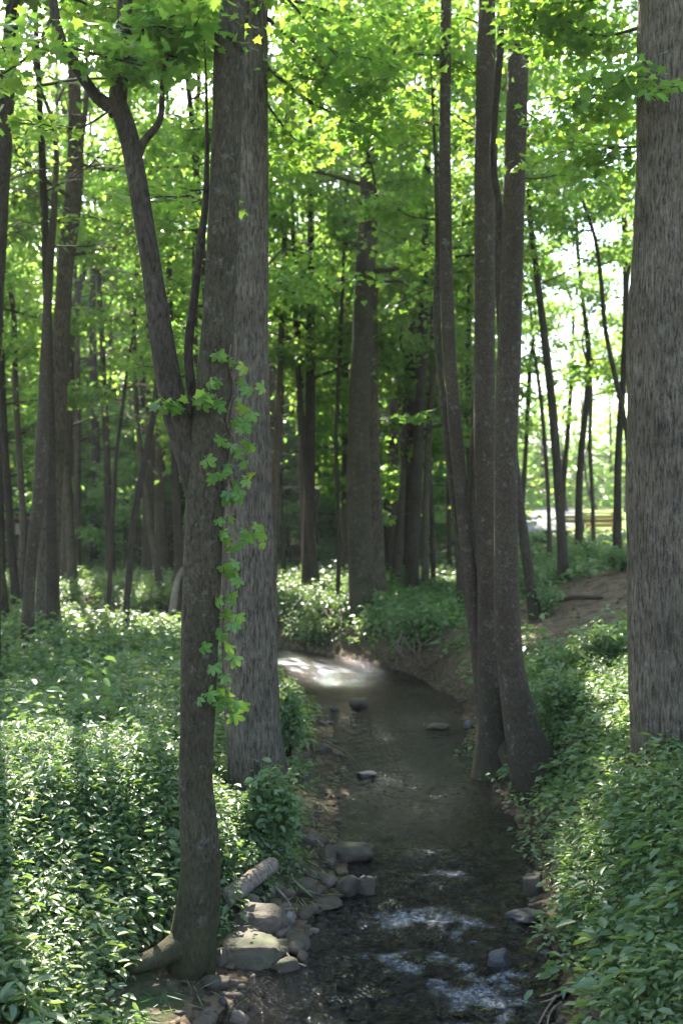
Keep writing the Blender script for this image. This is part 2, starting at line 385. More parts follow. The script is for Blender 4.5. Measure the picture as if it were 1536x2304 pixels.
def height(x, y, full=False):
    x = np.atleast_1d(np.asarray(x, float)); y = np.atleast_1d(np.asarray(y, float))
    d, side = creek_d(x, y)
    s = np.maximum(0, x-2.4-.02*np.clip(y-10, -8, 60))
    base = .82+1.05*np.tanh(s*.35/1.05)+.030*np.maximum(0, np.minimum(y, 90)-30)*sstep(0, 4, s)
    base = base+.10*n2(x, y, .35, 3)+.035*n2(x, y, 1.7, 9)
    base = base+.02*np.maximum(0, np.abs(y)-90)+.28*np.exp(-(((x-6.4)/1.8)**2+((y-18.5)/2.2)**2))+.10*n2(x, y, .9, 19)*sstep(14, 17, y)*sstep(24, 20, y)*sstep(2, 4, x)
    e = d+.16*n2(x, y, 1.3, 21)
    wl = np.where(side < 0, 1.7, .95); wl = np.where(y > 14, np.where(side < 0, 1.6, .7), wl)
    t = np.clip(e/wl, 0, 1)
    prof = np.where(side < 0, .35*t+.65*sstep(.2, 1, t), sstep(-.25, 1, t)*1.0-sstep(-.25, 1, np.zeros_like(t))*(1-t))
    up = base*prof+.02
    dn = .02-.30*sstep(0, .8, -e)+.05*n2(x, y, 2.6, 33)*sstep(0, .4, -e)
    h = np.where(e > 0, up, dn)
    h = h+.03*n2(x, y, 5.0, 41)*sstep(-.3, .3, e)*sstep(40, 15, y)
    if full: return h, e, side
    return h

def H(x, y): return float(height([x], [y])[0])

def grid_axis(lo, hi, c0, c1, fine, grow):
    a = list(np.arange(c0, c1, fine)); st = fine; v = c1
    while v < hi: a.append(v); st *= grow; v += st
    a.append(hi); st = fine; v = c0-fine; b = []
    while v > lo: b.append(v); st *= grow; v -= st
    b.append(lo); return np.array(b[::-1]+a)
gx = grid_axis(-420, 420, -2.6, 3.2, .085, 1.065); gy = grid_axis(-60, 600, 4.6, 11, .085, 1.04)
X, Y = np.meshgrid(gx, gy); x = X.ravel(); y = Y.ravel()
hz, e, side = height(x, y, True)
dirt = sstep(.3, .5, n2(x, y, .6, 51)*.3+np.exp(-(((x-5.4)/3.0)**2+((y-17.0)/3.6)**2)*1.0))
dirt = np.maximum(dirt, .8*sstep(.9, .2, e)*(e > 0)*sstep(14, 16, y))
meadow = sstep(34, 40, y+1.5*n2(x, y, .3, 8))*sstep(.155, .19, x/np.maximum(y, 1))
bed = sstep(.35, .02, e)
nx, ny = len(gx), len(gy)
i = np.arange(ny-1)[:, None]*nx; j = np.arange(nx-1)[None, :]
F = np.stack([i+j, i+j+1, i+nx+j+1, i+nx+j], 2).reshape(-1, 4)
add('ground', mesh_np('ground', np.c_[x, y, hz], F, M['ground'], {'dirt': ('POINT', dirt), 'meadow': ('POINT', meadow), 'bed': ('POINT', bed)}), kind='structure')

# water surface: a strip along the creek, standing waves where it breaks over stones
s_line = smooth_path(ckp[2:-2], 1500)
s_line = s_line[np.concatenate([[True], np.diff(np.floor(np.cumsum(np.linalg.norm(np.gradient(s_line[:, :2], axis=0), axis=1))/np.interp(s_line[:, 1], [5, 12, 25], [.045, .06, .12]))) > 0])]
T = np.gradient(s_line[:, :2], axis=0); T /= np.linalg.norm(T, axis=1)[:, None]; Nn = np.c_[T[:, 1], -T[:, 0]]
tt = np.linspace(-1, 1, 61)
wx = s_line[:, None, 0]+Nn[:, None, 0]*tt*(s_line[:, None, 3]+.35); wy = s_line[:, None, 1]+Nn[:, None, 1]*tt*(s_line[:, None, 3]+.35)
fx, fy = wx.ravel(), wy.ravel()
def blob(cx, cy, rx, ry, rot=0.):
    c, s = math.cos(rot), math.sin(rot); u = (fx-cx)*c+(fy-cy)*s; v = -(fx-cx)*s+(fy-cy)*c
    return np.exp(-((u/rx)**2+(v/ry)**2))
rif0 = sstep(-.15, .45, n2(fx, fy*1.6, 1.5, 301, 3))
rif = np.clip(blob(.75, 8.2, .8, .8)+blob(.55, 6.6, .9, .6)+.8*blob(.3, 5.6, 1.1, .6)+blob(0, 18.6, 2.0, 1.5)+.8*blob(-2.5, 21, 2.2, 1.3)+.25, 0, 1)*np.where(fy > 14, .15+.85*rif0, 1)
foam_sheen = np.clip(blob(.93, 8.25, .30, .16, -.5)+.95*blob(.45, 7.35, .5, .22, .25)+.8*blob(.95, 7.05, .3, .35)+1.0*blob(.50, 6.62, .5, .16, -.35)+.9*blob(.72, 6.3, .22, .4, .25)+.7*blob(1.05, 6.35, .2, .35)+.7*blob(.8, 5.9, .45, .25)
               + 1.1*blob(-.1, 18.7, 1.1, .5, -.35)+1.1*blob(-1.3, 20.1, 1.2, .6, -.5)+.9*blob(.5, 17.6, .6, .25), 0, 1)  # these up-creek patches paint in sun glitter besides froth
foam_sheen = np.where(fy > 14, 1.1, .82)*foam_sheen*np.clip(np.where(fy > 14, -.42, -.35)+1.5*(1-2.2*np.abs(n2(fx*1.0+.3*fy, fy*1.25, 4.2, 77, 3))), 0, 1.25)
wz = .014*n2(fx*1.0, fy*.7, 3.2, 61, 2)*(.6+rif)+.026*rif*n2(fx, fy*.8, 6.5, 63, 2)+.012*foam_sheen
F = None; a, b = wx.shape; i = np.arange(a-1)[:, None]*b; j = np.arange(b-1)[None, :]
F = np.stack([i+j, i+j+1, i+b+j+1, i+b+j], 2).reshape(-1, 4)
add('water', mesh_np('water', np.c_[fx, fy, wz], F, M['water'], {'riffle': ('POINT', rif), 'foam_sheen': ('POINT', foam_sheen)}), kind='structure')

# gravel drive behind the trees on the right
rp = smooth_path([[2, 40, 0, 1.3], [6.0, 40.5, 0, 1.3], [8.3, 43, 0, 1.3], [10.3, 50, 0, 1.3], [13.2, 62, 0, 1.3], [18, 80, 0, 1.4], [30, 100, 0, 1.4]], 90)
T = np.gradient(rp[:, :2], axis=0); T /= np.linalg.norm(T, axis=1)[:, None]; Nn = np.c_[T[:, 1], -T[:, 0]]
tt = np.linspace(-1, 1, 7); wx = rp[:, None, 0]+Nn[:, None, 0]*tt*1.35; wy = rp[:, None, 1]+Nn[:, None, 1]*tt*1.35
wz = height(wx.ravel(), wy.ravel())+.05-.04*np.abs(np.tile(tt, len(rp)))**4
a, b = wx.shape; i = np.arange(a-1)[:, None]*b; j = np.arange(b-1)[None, :]
F = np.stack([i+j, i+j+1, i+b+j+1, i+b+j], 2).reshape(-1, 4)
add('gravel_path', mesh_np('gravel_path', np.c_[wx.ravel(), wy.ravel(), wz], F, M['gravel']), kind='structure')

# ------------------------------------------------------------------ leaves
def unit(v): return v/(np.linalg.norm(v, axis=1)[:, None]+1e-9)
LEAF2 = (np.array([[0, 0, 0], [.45, .5, .12], [1, 0, -.10], [.45, -.5, .12]]), np.array([[0, 2, 1], [0, 3, 2]]))
LEAF4 = (np.array([[0, 0, 0], [.28, .42, .10], [.66, .36, .09], [1, 0, -.16], [.66, -.36, .09], [.28, -.42, .10]]), np.array([[0, 3, 2, 1], [0, 5, 4, 3]]))
_mp = np.array([[0, 0], [.10, .28], [-.02, .55], [.28, .42], [.48, .62], [.55, .28], [1.0, 0]])
_mv = np.vstack([[[.42, 0, .0]], np.c_[_mp, .10*np.abs(_mp[:, 1])-.08*_mp[:, 0]**2], np.c_[_mp[1:-1, 0], -_mp[1:-1, 1], .10*_mp[1:-1, 1]-.08*_mp[1:-1, 0]**2][::-1]])
_k = len(_mv)-1
MAPLE = (_mv, np.array([[0, 1+(q+1) % _k, 1+q] for q in range(_k)]))

def leaves(pos, d, nrm, L, Wd, shape):
    """one small folded leaf per row; returns V, F"""
    d = unit(d); nrm = unit(nrm-d*(nrm*d).sum(1)[:, None]); b = np.cross(nrm, d)
    S, Fs = shape; n = len(pos)
    V = pos[:, None, :]+d[:, None, :]*(S[None, :, 0]*L[:, None])[:, :, None]+b[:, None, :]*(S[None, :, 1]*Wd[:, None])[:, :, None]+nrm[:, None, :]*(S[None, :, 2]*np.minimum(L, 1.6*Wd)[:, None])[:, :, None]
    F = (Fs[None]+(np.arange(n)*len(S))[:, None, None]).reshape(-1, Fs.shape[1])
    return V.reshape(-1, 3), F, len(Fs)

# gaps in the canopy through which the sun reaches the ground: (bearing lo, hi, distance lo, hi) at plant height
HOLES = [(-.42, -.105, 4.6, 9.8, 1.3), (-.12, .03, 5.4, 6.5, 0.1), (-.08, .045, 17.3, 21.6, .1), (-.29, -.15, 16, 34, 1.1), (-.07, .015, 21, 33, 1.1),
         (.225, .33, 9.5, 13, 1.5), (.195, .40, 36, 90, 2.2), (.13, .2, 14, 17, 1.2), (.10, .16, 24, 30, 1.2), (-.25,-.1,38,48,1.2), (.0,.1,40,52,1.2), (-.23, -.12, 30, 52, 4.0), (.03, .10, 30, 50, 4.0), (-.06, -.01, 34, 50, 4.0)]
def sun_keep(p, r):
    keep = np.ones(len(p), bool)
    for lo, hi, d0, d1, z0 in HOLES:
        t = np.maximum(0, (p[:, 2]-z0)/SUN[2]); gx_ = p[:, 0]-SUN[0]*t; gy_ = p[:, 1]-SUN[1]*t
        j = n2(gx_, gy_, .9, 5, 2)
        b = gx_/np.maximum(gy_, 1); m = .012*j
        inn = (b > lo+m) & (b < hi+m) & (gy_ > d0+.5*j) & (gy_ < d1+.5*j) & (p[:, 2] > z0+.6)
        keep &= ~(inn & (r < .985))
    return keep

def leaf_cloud(name, centers, rads, per, size, mat, rng, shape=LEAF2, flat=.38, off=None, wr=.66, tilt=.75, holes=True):
    """leaves hung in flattened sprays round the twig ends"""
    if np.ndim(per): per = np.asarray(per, int)
    cen = np.repeat(np.asarray(centers), per, 0); rr = np.repeat(np.asarray(rads), per)
    n = len(cen); g = rng.normal(0, .5, (n, 3))*np.c_[rr, rr, rr*flat]; pos = cen+g
    if holes:
        k = sun_keep(pos, rng.random(n)); pos = pos[k]; g = g[k]; n = len(pos)
    ang = rng.uniform(0, 2*np.pi, n)
    d = np.c_[np.cos(ang), np.sin(ang), rng.normal(-.35, .3, n)]+unit(g)*.7
    nrm = np.c_[rng.normal(0, tilt, n), rng.normal(0, tilt, n), np.ones(n)]
    L = size*rng.uniform(.65, 1.25, n)
    V, F, nf = leaves(pos, d, nrm, L, L*wr*(1 if shape is not MAPLE else 1.5), shape)
    base = np.repeat(rng.random(len(centers)), per)
    if holes: base = base[k]
    var = np.clip(.5*base+.5*rng.random(n), 0, 1)
    if off is not None: V = V-np.asarray(off)
    return mesh_np(name, V, F, mat, {'var': ('FACE', np.repeat(var, nf))})

def grow_limb(acc, cen, rad, start, az, el, length, r0, rng, up=.25, twigs=7, segs=6, cr=.5, twig_r=.008):
    """one limb with side twigs; notes where its leaf sprays hang"""
    n = 7; p = np.array(start, float); pts = [p.copy()]; e_ = el; a_ = az; st = length/(n-1)
    for q in range(n-1):
        dv = np.array([math.cos(a_)*math.cos(e_), math.sin(a_)*math.cos(e_), math.sin(e_)])
        p = p+dv*st; pts.append(p.copy()); a_ += rng.normal(0, .18); e_ += rng.normal(0, .12)+up*(.4-e_)*.3
    pts = np.array(pts); rr = np.linspace(r0, r0*.22, n)
    V, F = tube(pts, rr, segs); acc.put(V, F)
    for q in range(twigs):
        t = rng.uniform(.22, 1.0); f = t*(n-1); k = min(int(f), n-2); b = pts[k]+(pts[k+1]-pts[k])*(f-k)
        ta = az+rng.choice([-1, 1])*rng.uniform(.4, 1.25); tl = length*rng.uniform(.16, .42)*(1.15-.6*t)
        te = rng.normal(.05, .25); e1 = b+tl*np.array([math.cos(ta)*math.cos(te), math.sin(ta)*math.cos(te), math.sin(te)])
        V, F = tube(np.array([b, (b+e1)/2+[0, 0, .05*tl], e1]), [max(twig_r, r0*.25), twig_r, twig_r*.5], 3); acc.put(V, F)
        for u in (.55, 1.0):
            cen.append(b+(e1-b)*u); rad.append(cr*rng.uniform(.7, 1.2))
    cen.append(pts[-1]); rad.append(cr)
    return pts

def trunk_path(spec, d, n, extra=None, dd=None, base_drop=.25):
    """spec rows: (px, py, width px) from the foot upward at distance d; extra rows in metres (x,y,z,r)"""
    rows = []
    for q, (px, py, wp) in enumerate(spec):
        dq = d+(dd[q] if dd else 0); p = P(px, py, dq); rows.append([*p, wp/2/FPX*dq])
    foot = rows[0].copy(); foot[2] -= base_drop; foot[3] *= 1.12
    rows = [foot]+rows+[list(r) for r in (extra or [])]
    s = smooth_path(rows, n); s[:, 3] = np.maximum(s[:, 3], .006); return s

def flare(path, rad, amt, hgt):
    z = path[:, 2]-path[0, 2]; return rad*(1+amt*np.exp(-z/hgt))

# ------------------------------------------------------------------ the trees near the camera
def near_tree(name, label, stems, bark, foot, limbs=(), crown=None, seed=0, group=None, leafmat='leaf_near', leafsize=.078):
    """stems: list of (part name, path(n,4), segs, flare amount, ridge); limbs: explicit boughs; crown: high crown dict"""
    rng = np.random.default_rng(seed+100)
    root = empty(name, foot, label, 'tree', group)
    for k, (pn, s, segs, fl, rdg) in enumerate(stems):
        r = flare(s[:, :3], s[:, 3], fl, .30) if fl else s[:, 3]
        acc = Acc(); V, F = tube(s[:, :3], r, segs, rough=.09, seed=seed+k, ridge=rdg, ridge_n=segs/4.6); acc.put(V, F)
        add(pn, acc.mesh(pn, M['bark_dark' if pn == 'limb' else bark], foot), root)  # limbs get darker bark that paints in their backlit silhouette
    cen, rad = [], []; tw = Acc(); hi_c, hi_r = [], []
    for (pts, r0, tws, cr) in limbs:
        cen, rad = [], []
        s = smooth_path(pts, 12); acc = Acc(); rr = np.linspace(r0, max(.004, r0*.2), 12); V, F = tube(s, rr, 7, rough=.08, seed=seed); acc.put(V, F)
        ax = s[-1]-s[0]; az = math.atan2(ax[1], ax[0]); ln = np.linalg.norm(ax)
        for q in range(tws):
            t = rng.uniform(.2, 1); b = s[min(11, int(t*11))]; ta = az+rng.choice([-1, 1])*rng.uniform(.3, 1.3); tl = ln*rng.uniform(.15, .4)
            e1 = b+tl*np.array([math.cos(ta), math.sin(ta), rng.normal(-.05, .18)])
            V, F = tube(np.array([b, (b+e1)/2+[0, 0, .04*tl], e1]), [max(.004, r0*.25), .005, .003], 4); acc.put(V, F)
            for u in (.4, .75, 1.0): cen.append(b+(e1-b)*u); rad.append(cr*rng.uniform(.7, 1.2))
        cen.append(s[-1]); rad.append(cr)
        br = add('branch', acc.mesh('branch', M['bark_dark'], foot), root)
        add('foliage', leaf_cloud('foliage', cen, rad, np.clip(17*(np.array(rad)/.3)**1.6, 2, 44), leafsize, M[leafmat], rng, MAPLE, .3, foot, tilt=.5), br)
    if crown:
        acc = Acc()
        for q in range(crown['n']):
            t = q/crown['n']; z = crown['z0']+(crown['z1']-crown['z0'])*t; s = stems[crown.get('stem', 0)][1]
            k = np.argmin(abs(s[:, 2]-z)); a_ = q*2.4+rng.uniform(-.3, .3)
            grow_limb(acc, hi_c, hi_r, s[k, :3], a_, rng.uniform(.15, .6), crown['r']*rng.uniform(.7, 1.1)*(1-.35*t), max(.02, s[k, 3]*.4), rng, cr=.6, twigs=8)
        add('branch', acc.mesh('branch', M[bark], foot), root)
        add('upper_crown', leaf_cloud('upper_crown', hi_c, hi_r, crown.get('per', 22), .15, M['leaf_canopy'], rng, LEAF2, .4, foot), root)
    return root

# T1: the forked tree standing in the left edge of the creek
d1 = 6.35
f1 = P(432, 2165, d1)
t1 = trunk_path([(412, 2215, 66), (422, 2165, 104), (438, 2090, 112), (450, 1985, 98), (448, 1880, 92), (440, 1750, 84), (445, 1600, 86), (449, 1450, 88), (455, 1300, 90), (461, 1150, 92), (474, 1000, 96), (484, 850, 84), (492, 700, 76), (502, 500, 74), (510, 300, 71), (516, 100, 71), (521, -120, 68)], d1, 230,
                 [[-.66, 6.4, 8.2, .085], [-.60, 6.5, 10.5, .07], [-.62, 6.5, 13.5, .03]])
t1[:, 3] *= .89
f1l = trunk_path([(440, 1110, 46), (420, 1010, 58), (396, 930, 58), (376, 830, 56), (358, 720, 50), (342, 610, 43), (326, 510, 41), (308, 400, 40), (288, 300, 42), (266, 235, 40)], d1, 90, base_drop=.02)
f1a = trunk_path([(268, 246, 40), (222, 222, 27), (178, 160, 24), (142, 100, 22), (122, 20, 20), (112, -120, 16)], d1, 40, [[-1.9, 6.6, 7.4, .03]], base_drop=0)
f1b = trunk_path([(264, 262, 38), (268, 190, 37), (276, 110, 34), (282, -30, 30), (270, -200, 26)], d1, 40, [[-1.5, 6.8, 8.2, .03]], base_drop=0)
f1c = trunk_path([(314, 350, 16), (322, 322, 18), (348, 290, 16), (362, 262, 14), (366, 190, 11), (374, 125, 9), (380, 40, 6)], d1, 30, base_drop=0)
f1d = trunk_path([(438, 940, 20), (430, 870, 22), (424, 785, 20), (436, 680, 19), (450, 560, 18), (462, 460, 15), (466, 330, 10), (464, 180, 5), (458, 60, 1)], d1+.1, 40, base_drop=0)
L1 = [([P(122, 30, 6.35), P(70, 120, 6.2), P(-30, 190, 6.0)], .012, 6, .28), ([P(140, 100, 6.35), P(210, 120, 6.1), P(330, 150, 5.9)], .012, 6, .26),
      ([P(276, 90, 6.35), P(350, 60, 6.2), P(470, 90, 6.3)], .012, 7, .28), ([P(282, -20, 6.35), P(380, -10, 6.5), P(460, 30, 6.6)], .012, 7, .28),
      ([P(118, -20, 6.4), P(200, 10, 6.7), P(300, 40, 7.0)], .012, 7, .3), ([P(262, 240, 6.35), P(170, 290, 6.3), P(60, 270, 6.4)], .008, 3, .16),
      ([P(370, 160, 6.35), P(390, 100, 6.5), P(440, 110, 6.7)], .006, 5, .22), ([P(395, 930, 6.3), P(370, 900, 6.1), P(345, 890, 6.0)], .006, 3, .07), ([P(400, 900, 6.3), P(425, 895, 6.1), P(440, 900, 6.0)], .005, 2, .06),
      ([P(462, 460, 6.45), P(430, 440, 6.8), P(380, 450, 7.2)], .006, 4, .2)]
r1 = near_tree('forked_tree', 'forked grey tree at the left edge of the creek with leafy creeper on its trunk',
               [('trunk', t1, 60, .0, .008), ('limb', f1l, 36, 0, .004), ('limb', f1a, 20, 0, .002), ('limb', f1b, 24, 0, .002), ('limb', f1c, 12, 0, 0), ('limb', f1d, 14, 0, 0)],
               'bark_grey', f1, L1, dict(z0=7.5, z1=13, n=12, r=2.6), seed=1, leafsize=.07)
for k, (pp, ra) in enumerate([([(446, 2040, .02), (418, 2110, -.04), (362, 2152, -.14), (285, 2178, -.3)], .105), ([(434, 2090, .02), (420, 2180, -.05), (404, 2250, -.12), (396, 2340, -.2)], .072), ([(452, 2070, .05), (466, 2150, .04), (470, 2230, .05)], .075), ([(430, 2080, .1), (400, 2160, .14), (372, 2215, .1)], .07)]):
    s = smooth_path([P(a, b, d1+c) for a, b, c in pp], 24); acc = Acc()
    capped(acc, s, np.linspace(ra, ra*.4, 24), 18, rough=.22, seed=k+30, ridge=.007)
    add('root', acc.mesh('root', M['bark_grey'], f1), r1)

# T2: the thick straight trunk just behind it
d2 = 9.2; f2 = P(580, 1790, d2)
t2 = trunk_path([(585, 1790, 128), (578, 1700, 122), (568, 1600, 120), (562, 1480, 118), (558, 1300, 114), (555, 1100, 110), (553, 900, 104), (552, 650, 98), (553, 400, 95), (553, 200, 94), (554, 0, 92), (554, -250, 86)], d2, 220, [[-.85, 9.2, 11, .15], [-.8, 9.3, 15, .09], [-.8, 9.3, 19, .03]])
L2 = [([P(600, 40, 9.2), P(690, 120, 8.9), P(800, 220, 8.6)], .02, 9, .36), ([P(600, 150, 9.2), P(700, 230, 9.3), P(850, 300, 9.4)], .02, 9, .36), ([P(600, -20, 9.2), P(720, 20, 9.6), P(880, 60, 10)], .02, 10, .38),
      ([P(600, -60, 9.2), P(700, 60, 8.6), P(760, 130, 8.2)], .02, 9, .36), ([P(598, 230, 9.2), P(650, 300, 9.6), P(720, 360, 10.2)], .012, 6, .3), ([P(520, 300, 9.3), P(450, 290, 9.8), P(370, 300, 10.3)], .014, 6, .3), ([P(510, 420, 9.3), P(430, 430, 9.8), P(330, 440, 10.5)], .012, 7, .3), ([P(520, 60, 9.2), P(430, 30, 9.3), P(330, 20, 9.4)], .016, 9, .35),
      ([P(600, 600, 9.25), P(640, 560, 9.8), P(700, 575, 10.4)], .008, 3, .18)]
near_tree('straight_tree', 'thick straight grey tree directly behind the forked tree on the left bank', [('trunk', t2, 84, .16, .017)], 'bark_furrow', f2, L2, dict(z0=9.5, z1=18, n=16, r=4.0), seed=2)

# T3: the clump of stems at the right edge of the creek
d3 = 10.3; f3 = P(1150, 1790, d3)
a3 = trunk_path([(1100, 1720, 52), (1090, 1610, 40), (1080, 1500, 36), (1064, 1350, 32), (1047, 1200, 31), (1027, 1000, 29), (1012, 820, 28), (1003, 600, 28), (1000, 300, 25), (1003, 0, 22), (1004, -200, 18)], 11.4, 160, [[1.2, 11.4, 12.3, .03]], base_drop=.2)
a3b = trunk_path([(1100, 1680, 36), (1082, 1560, 28), (1066, 1440, 22), (1042, 1270, 20), (1015, 1080, 18), (1000, 930, 16), (988, 820, 14), (982, 700, 16), (984, 560, 12), (980, 380, 8), (972, 220, 4), (968, 120, 1)], 11.7, 110, base_drop=.3)
b3 = trunk_path([(1112, 1745, 100), (1110, 1690, 82), (1107, 1600, 62), (1099, 1420, 50), (1096, 1200, 48), (1089, 950, 46), (1090, 650, 45), (1090, 300, 42), (1095, 0, 38), (1097, -250, 34)], 11.3, 180, [[1.65, 11.4, 13, .06], [1.65, 11.4, 17, .02]], base_drop=.25)
c3 = trunk_path([(1232, 1812, 76), (1220, 1775, 108), (1200, 1720, 112), (1178, 1655, 86), (1158, 1560, 68), (1142, 1420, 58), (1138, 1200, 53), (1138, 1000, 51), (1144, 800, 50), (1151, 600, 49), (1160, 300, 46), (1170, 0, 45), (1176, -250, 40)], d3-.1, 200, [[1.95, 10.3, 12, .07], [2.0, 10.3, 17, .02]], base_drop=.25)
dd3 = trunk_path([(1126, 700, 14), (1123, 480, 16), (1112, 400, 16), (1108, 330, 14), (1116, 220, 15), (1124, 120, 16), (1132, -60, 14)], d3+.3, 60, base_drop=.1)
L3 = [([P(1000, 125, 10.2), P(900, 118, 9.9), P(780, 92, 9.6)], .016, 9, .36), ([P(1092, 180, 10.3), P(1030, 140, 10.4), P(960, 100, 10.6)], .012, 6, .32), ([P(1000, 285, 10.2), P(930, 270, 10.5), P(850, 262, 10.9)], .012, 7, .34), ([P(1000, 495, 10.2), P(920, 485, 10.3), P(860, 440, 10.5)], .014, 6, .3), ([P(1088, 300, 10.3), P(1040, 270, 10.8), P(900, 200, 11.4)], .014, 9, .36),
      ([P(1002, 540, 10.2), P(950, 560, 10.8), P(890, 570, 11.4)], .008, 5, .3), ([P(1095, 60, 10.3), P(1010, 30, 10.6), P(900, 30, 11)], .014, 8, .36), ([P(1165, 240, 10.2), P(1230, 280, 10.6), P(1320, 290, 11.2)], .012, 7, .34), ([P(1170, 60, 10.2), P(1240, 40, 10.0), P(1300, 90, 9.8)], .012, 6, .32), ([P(1160, 400, 10.2), P(1220, 400, 10.8), P(1290, 380, 11.5)], .01, 6, .32), ([P(1003, 640, 10.2), P(940, 660, 10.6), P(880, 690, 11)], .008, 3, .22), ([P(1008, 900, 10.2), P(960, 935, 10.0), P(900, 940, 9.8)], .006, 4, .15)]
L3 = [([q+np.array([q[0], q[1], q[2]-CAMZ])*.125 for q in pts], r0, tw_, cr_*1.1) for pts, r0, tw_, cr_ in L3]
r3 = near_tree('clump_tree', 'clump of slim brown stems rising from one foot in the right edge of the creek',
               [('trunk', c3, 52, .10, .004), ('trunk', b3, 48, .10, .004), ('trunk', a3, 32, 0, .003), ('trunk', a3b, 20, 0, .002), ('limb', dd3, 12, 0, 0)], 'bark_smooth', f3, L3, dict(z0=9, z1=15, n=14, r=3.2), seed=3)
for k, (pp, ra) in enumerate([([(1195, 1700, .1), (1240, 1750, .2), (1268, 1790, .3), (1300, 1820, .5)], .19), ([(1170, 1640, 0), (1172, 1710, -.05), (1168, 1770, .0), (1150, 1800, .2)], .11), ([(1215, 1690, .15), (1255, 1735, .3), (1290, 1770, .5)], .16), ([(1125, 1660, 1.0), (1140, 1710, .7), (1160, 1760, .3)], .09)]):
    s = smooth_path([P(a, b, d3+c) for a, b, c in pp], 20); acc = Acc()
    capped(acc, s, np.linspace(ra, ra*.55, 20), 16, rough=.2, seed=k+40, ridge=.004)
    add('root', acc.mesh('root', M['bark_smooth'], f3), r3)

# T4: the very thick furrowed trunk at the right edge of the picture
d4 = 8.0; f4 = P(1530, 1770, d4); f4[2] = H(f4[0], f4[1])
t4 = trunk_path([(1530, 1790, 206), (1530, 1650, 200), (1526, 1500, 202), (1523, 1300, 204), (1521, 1100, 204), (1521, 900, 203), (1523, 700, 202), (1528, 600, 200), (1535, 300, 194), (1541, 0, 192), (1545, -300, 180)], d4, 220, [[2.8, 8, 11, .26], [2.8, 8, 16, .15], [2.8, 8, 20, .03]])
L4 = [([P(1450, 60, 8.0), P(1350, 80, 8.4), P(1230, 60, 8.8)], .016, 10, .34), ([P(1445, 200, 8), P(1370, 220, 8.5), P(1280, 250, 9)], .014, 8, .32), ([P(1450, -40, 8), P(1330, 0, 8.2), P(1200, 10, 8.4)], .016, 9, .34), ([P(1440, 330, 8), P(1390, 330, 8.6), P(1300, 320, 9.4)], .012, 7, .3), ([P(1445, 120, 8), P(1400, 180, 7.7), P(1370, 200, 7.5)], .01, 5, .22), ([P(1530, 210, 7.6), P(1500, 200, 7.3), P(1470, 210, 7.1)], .006, 3, .10)]
near_tree('massive_tree', 'massive trunk with deeply furrowed bark at the right edge on the fern bank'.replace('fern', 'leafy'), [('trunk', t4, 120, .10, .020)], 'bark_furrow', f4, L4, dict(z0=9, z1=18, n=14, r=4.0), seed=4)

# ------------------------------------------------------------------ trees farther off that the photograph tells apart
def mid_tree(name, label, spec, d, bark='bark_far', top=None, limbs=14, z0=4.5, lr=2.4, per=16, size=.12, seed=0, leafm='leaf_canopy', twig=6, cr=.5, group=None, extra_limbs=(), segs=18, smax=None):
    rng = np.random.default_rng(seed+500)
    p0 = P(spec[0][0], spec[0][1], d); g = H(p0[0], p0[1])
    foot = np.array([p0[0], p0[1], g])
    s = trunk_path(spec, d, 70)
    lastz = s[-1, 2]
    if top and top > lastz+.5:
        v = s[-1, :3]-s[-6, :3]; v = v/np.linalg.norm(v); v[0] *= .4; r = s[-1, 3]
        ex = [[*(s[-1, :3]+v*(top-lastz)*q/3+np.array([rng.normal(0, .15), rng.normal(0, .15), 0])), r*(1-.3*q)] for q in (1, 2, 3)]
        s = trunk_path(spec, d, 90, ex)
    s[:, 1] += .12*np.sin(s[:, 2]*.6+seed); s[0, 2] = min(s[0, 2], g-.2)
    r = flare(s[:, :3], s[:, 3], .25, .25)
    acc = Acc(); V, F = tube(s[:, :3], r, segs, rough=.07, seed=seed, ridge=.004, ridge_n=6); acc.put(V, F)
    for row in extra_limbs:
        e_ = trunk_path(row, d, 30, base_drop=0); V, F = tube(e_[:, :3], e_[:, 3], 8); acc.put(V, F)
    cen, rad = [], []
    z1 = s[-1, 2]
    for q in range(limbs):
        t = (q+.5)/limbs; z = z0+(z1-z0)*t; k = np.argmin(abs(s[:, 2]-z))
        grow_limb(acc, cen, rad, s[k, :3], q*2.4+rng.uniform(-.5, .5), rng.uniform(-.05, .5), lr*rng.uniform(.6, 1.1)*(1-.4*t), max(.010, s[k, 3]*.3), rng, cr=cr, twigs=twig, segs=5)
    root = empty(name, foot, label, 'tree', group)
    add('trunk', acc.mesh('trunk', M[bark], foot), root)
    if cen: add('crown', leaf_cloud('crown', cen, rad, int(per*1.4), size, M[leafm], rng, LEAF2, .38, foot), root)
    return root

mid_tree('slope_tree', 'stout grey tree standing in the middle beyond the bend of the creek', [(815, 1410, 62), (811, 1300, 54), (807, 1150, 54), (806, 1000, 50), (814, 800, 47), (822, 600, 43), (828, 450, 38)], 21.5, 'bark_grey', 17, 20, 8, 3.2, 18, .12, 11, segs=28)
mid_tree('slope_tree', 'brown tree touching the right side of the stout middle tree', [(852, 1365, 46), (848, 1280, 36), (846, 1150, 30), (840, 1000, 26), (838, 800, 24), (838, 600, 22)], 23.5, 'bark_far', 16, 12, 8, 2.6, 16, .12, 12)
mid_tree('far_tree', 'slim tree with a sun-warmed reddish side right of the middle pair', [(881, 1245, 32), (882, 1150, 26), (884, 1000, 24), (890, 850, 22), (900, 750, 16)], 36, 'bark_smooth', 15, 12, 6, 2.8, 16, .14, 13)
mid_tree('far_tree', 'straight dark tree between the middle pair and the stem clump', [(922, 1310, 36), (922, 1200, 28), (922, 1000, 28), (925, 800, 26), (926, 680, 24)], 28, 'bark_dark', 16, 14, 5.5, 2.8, 16, .13, 14)
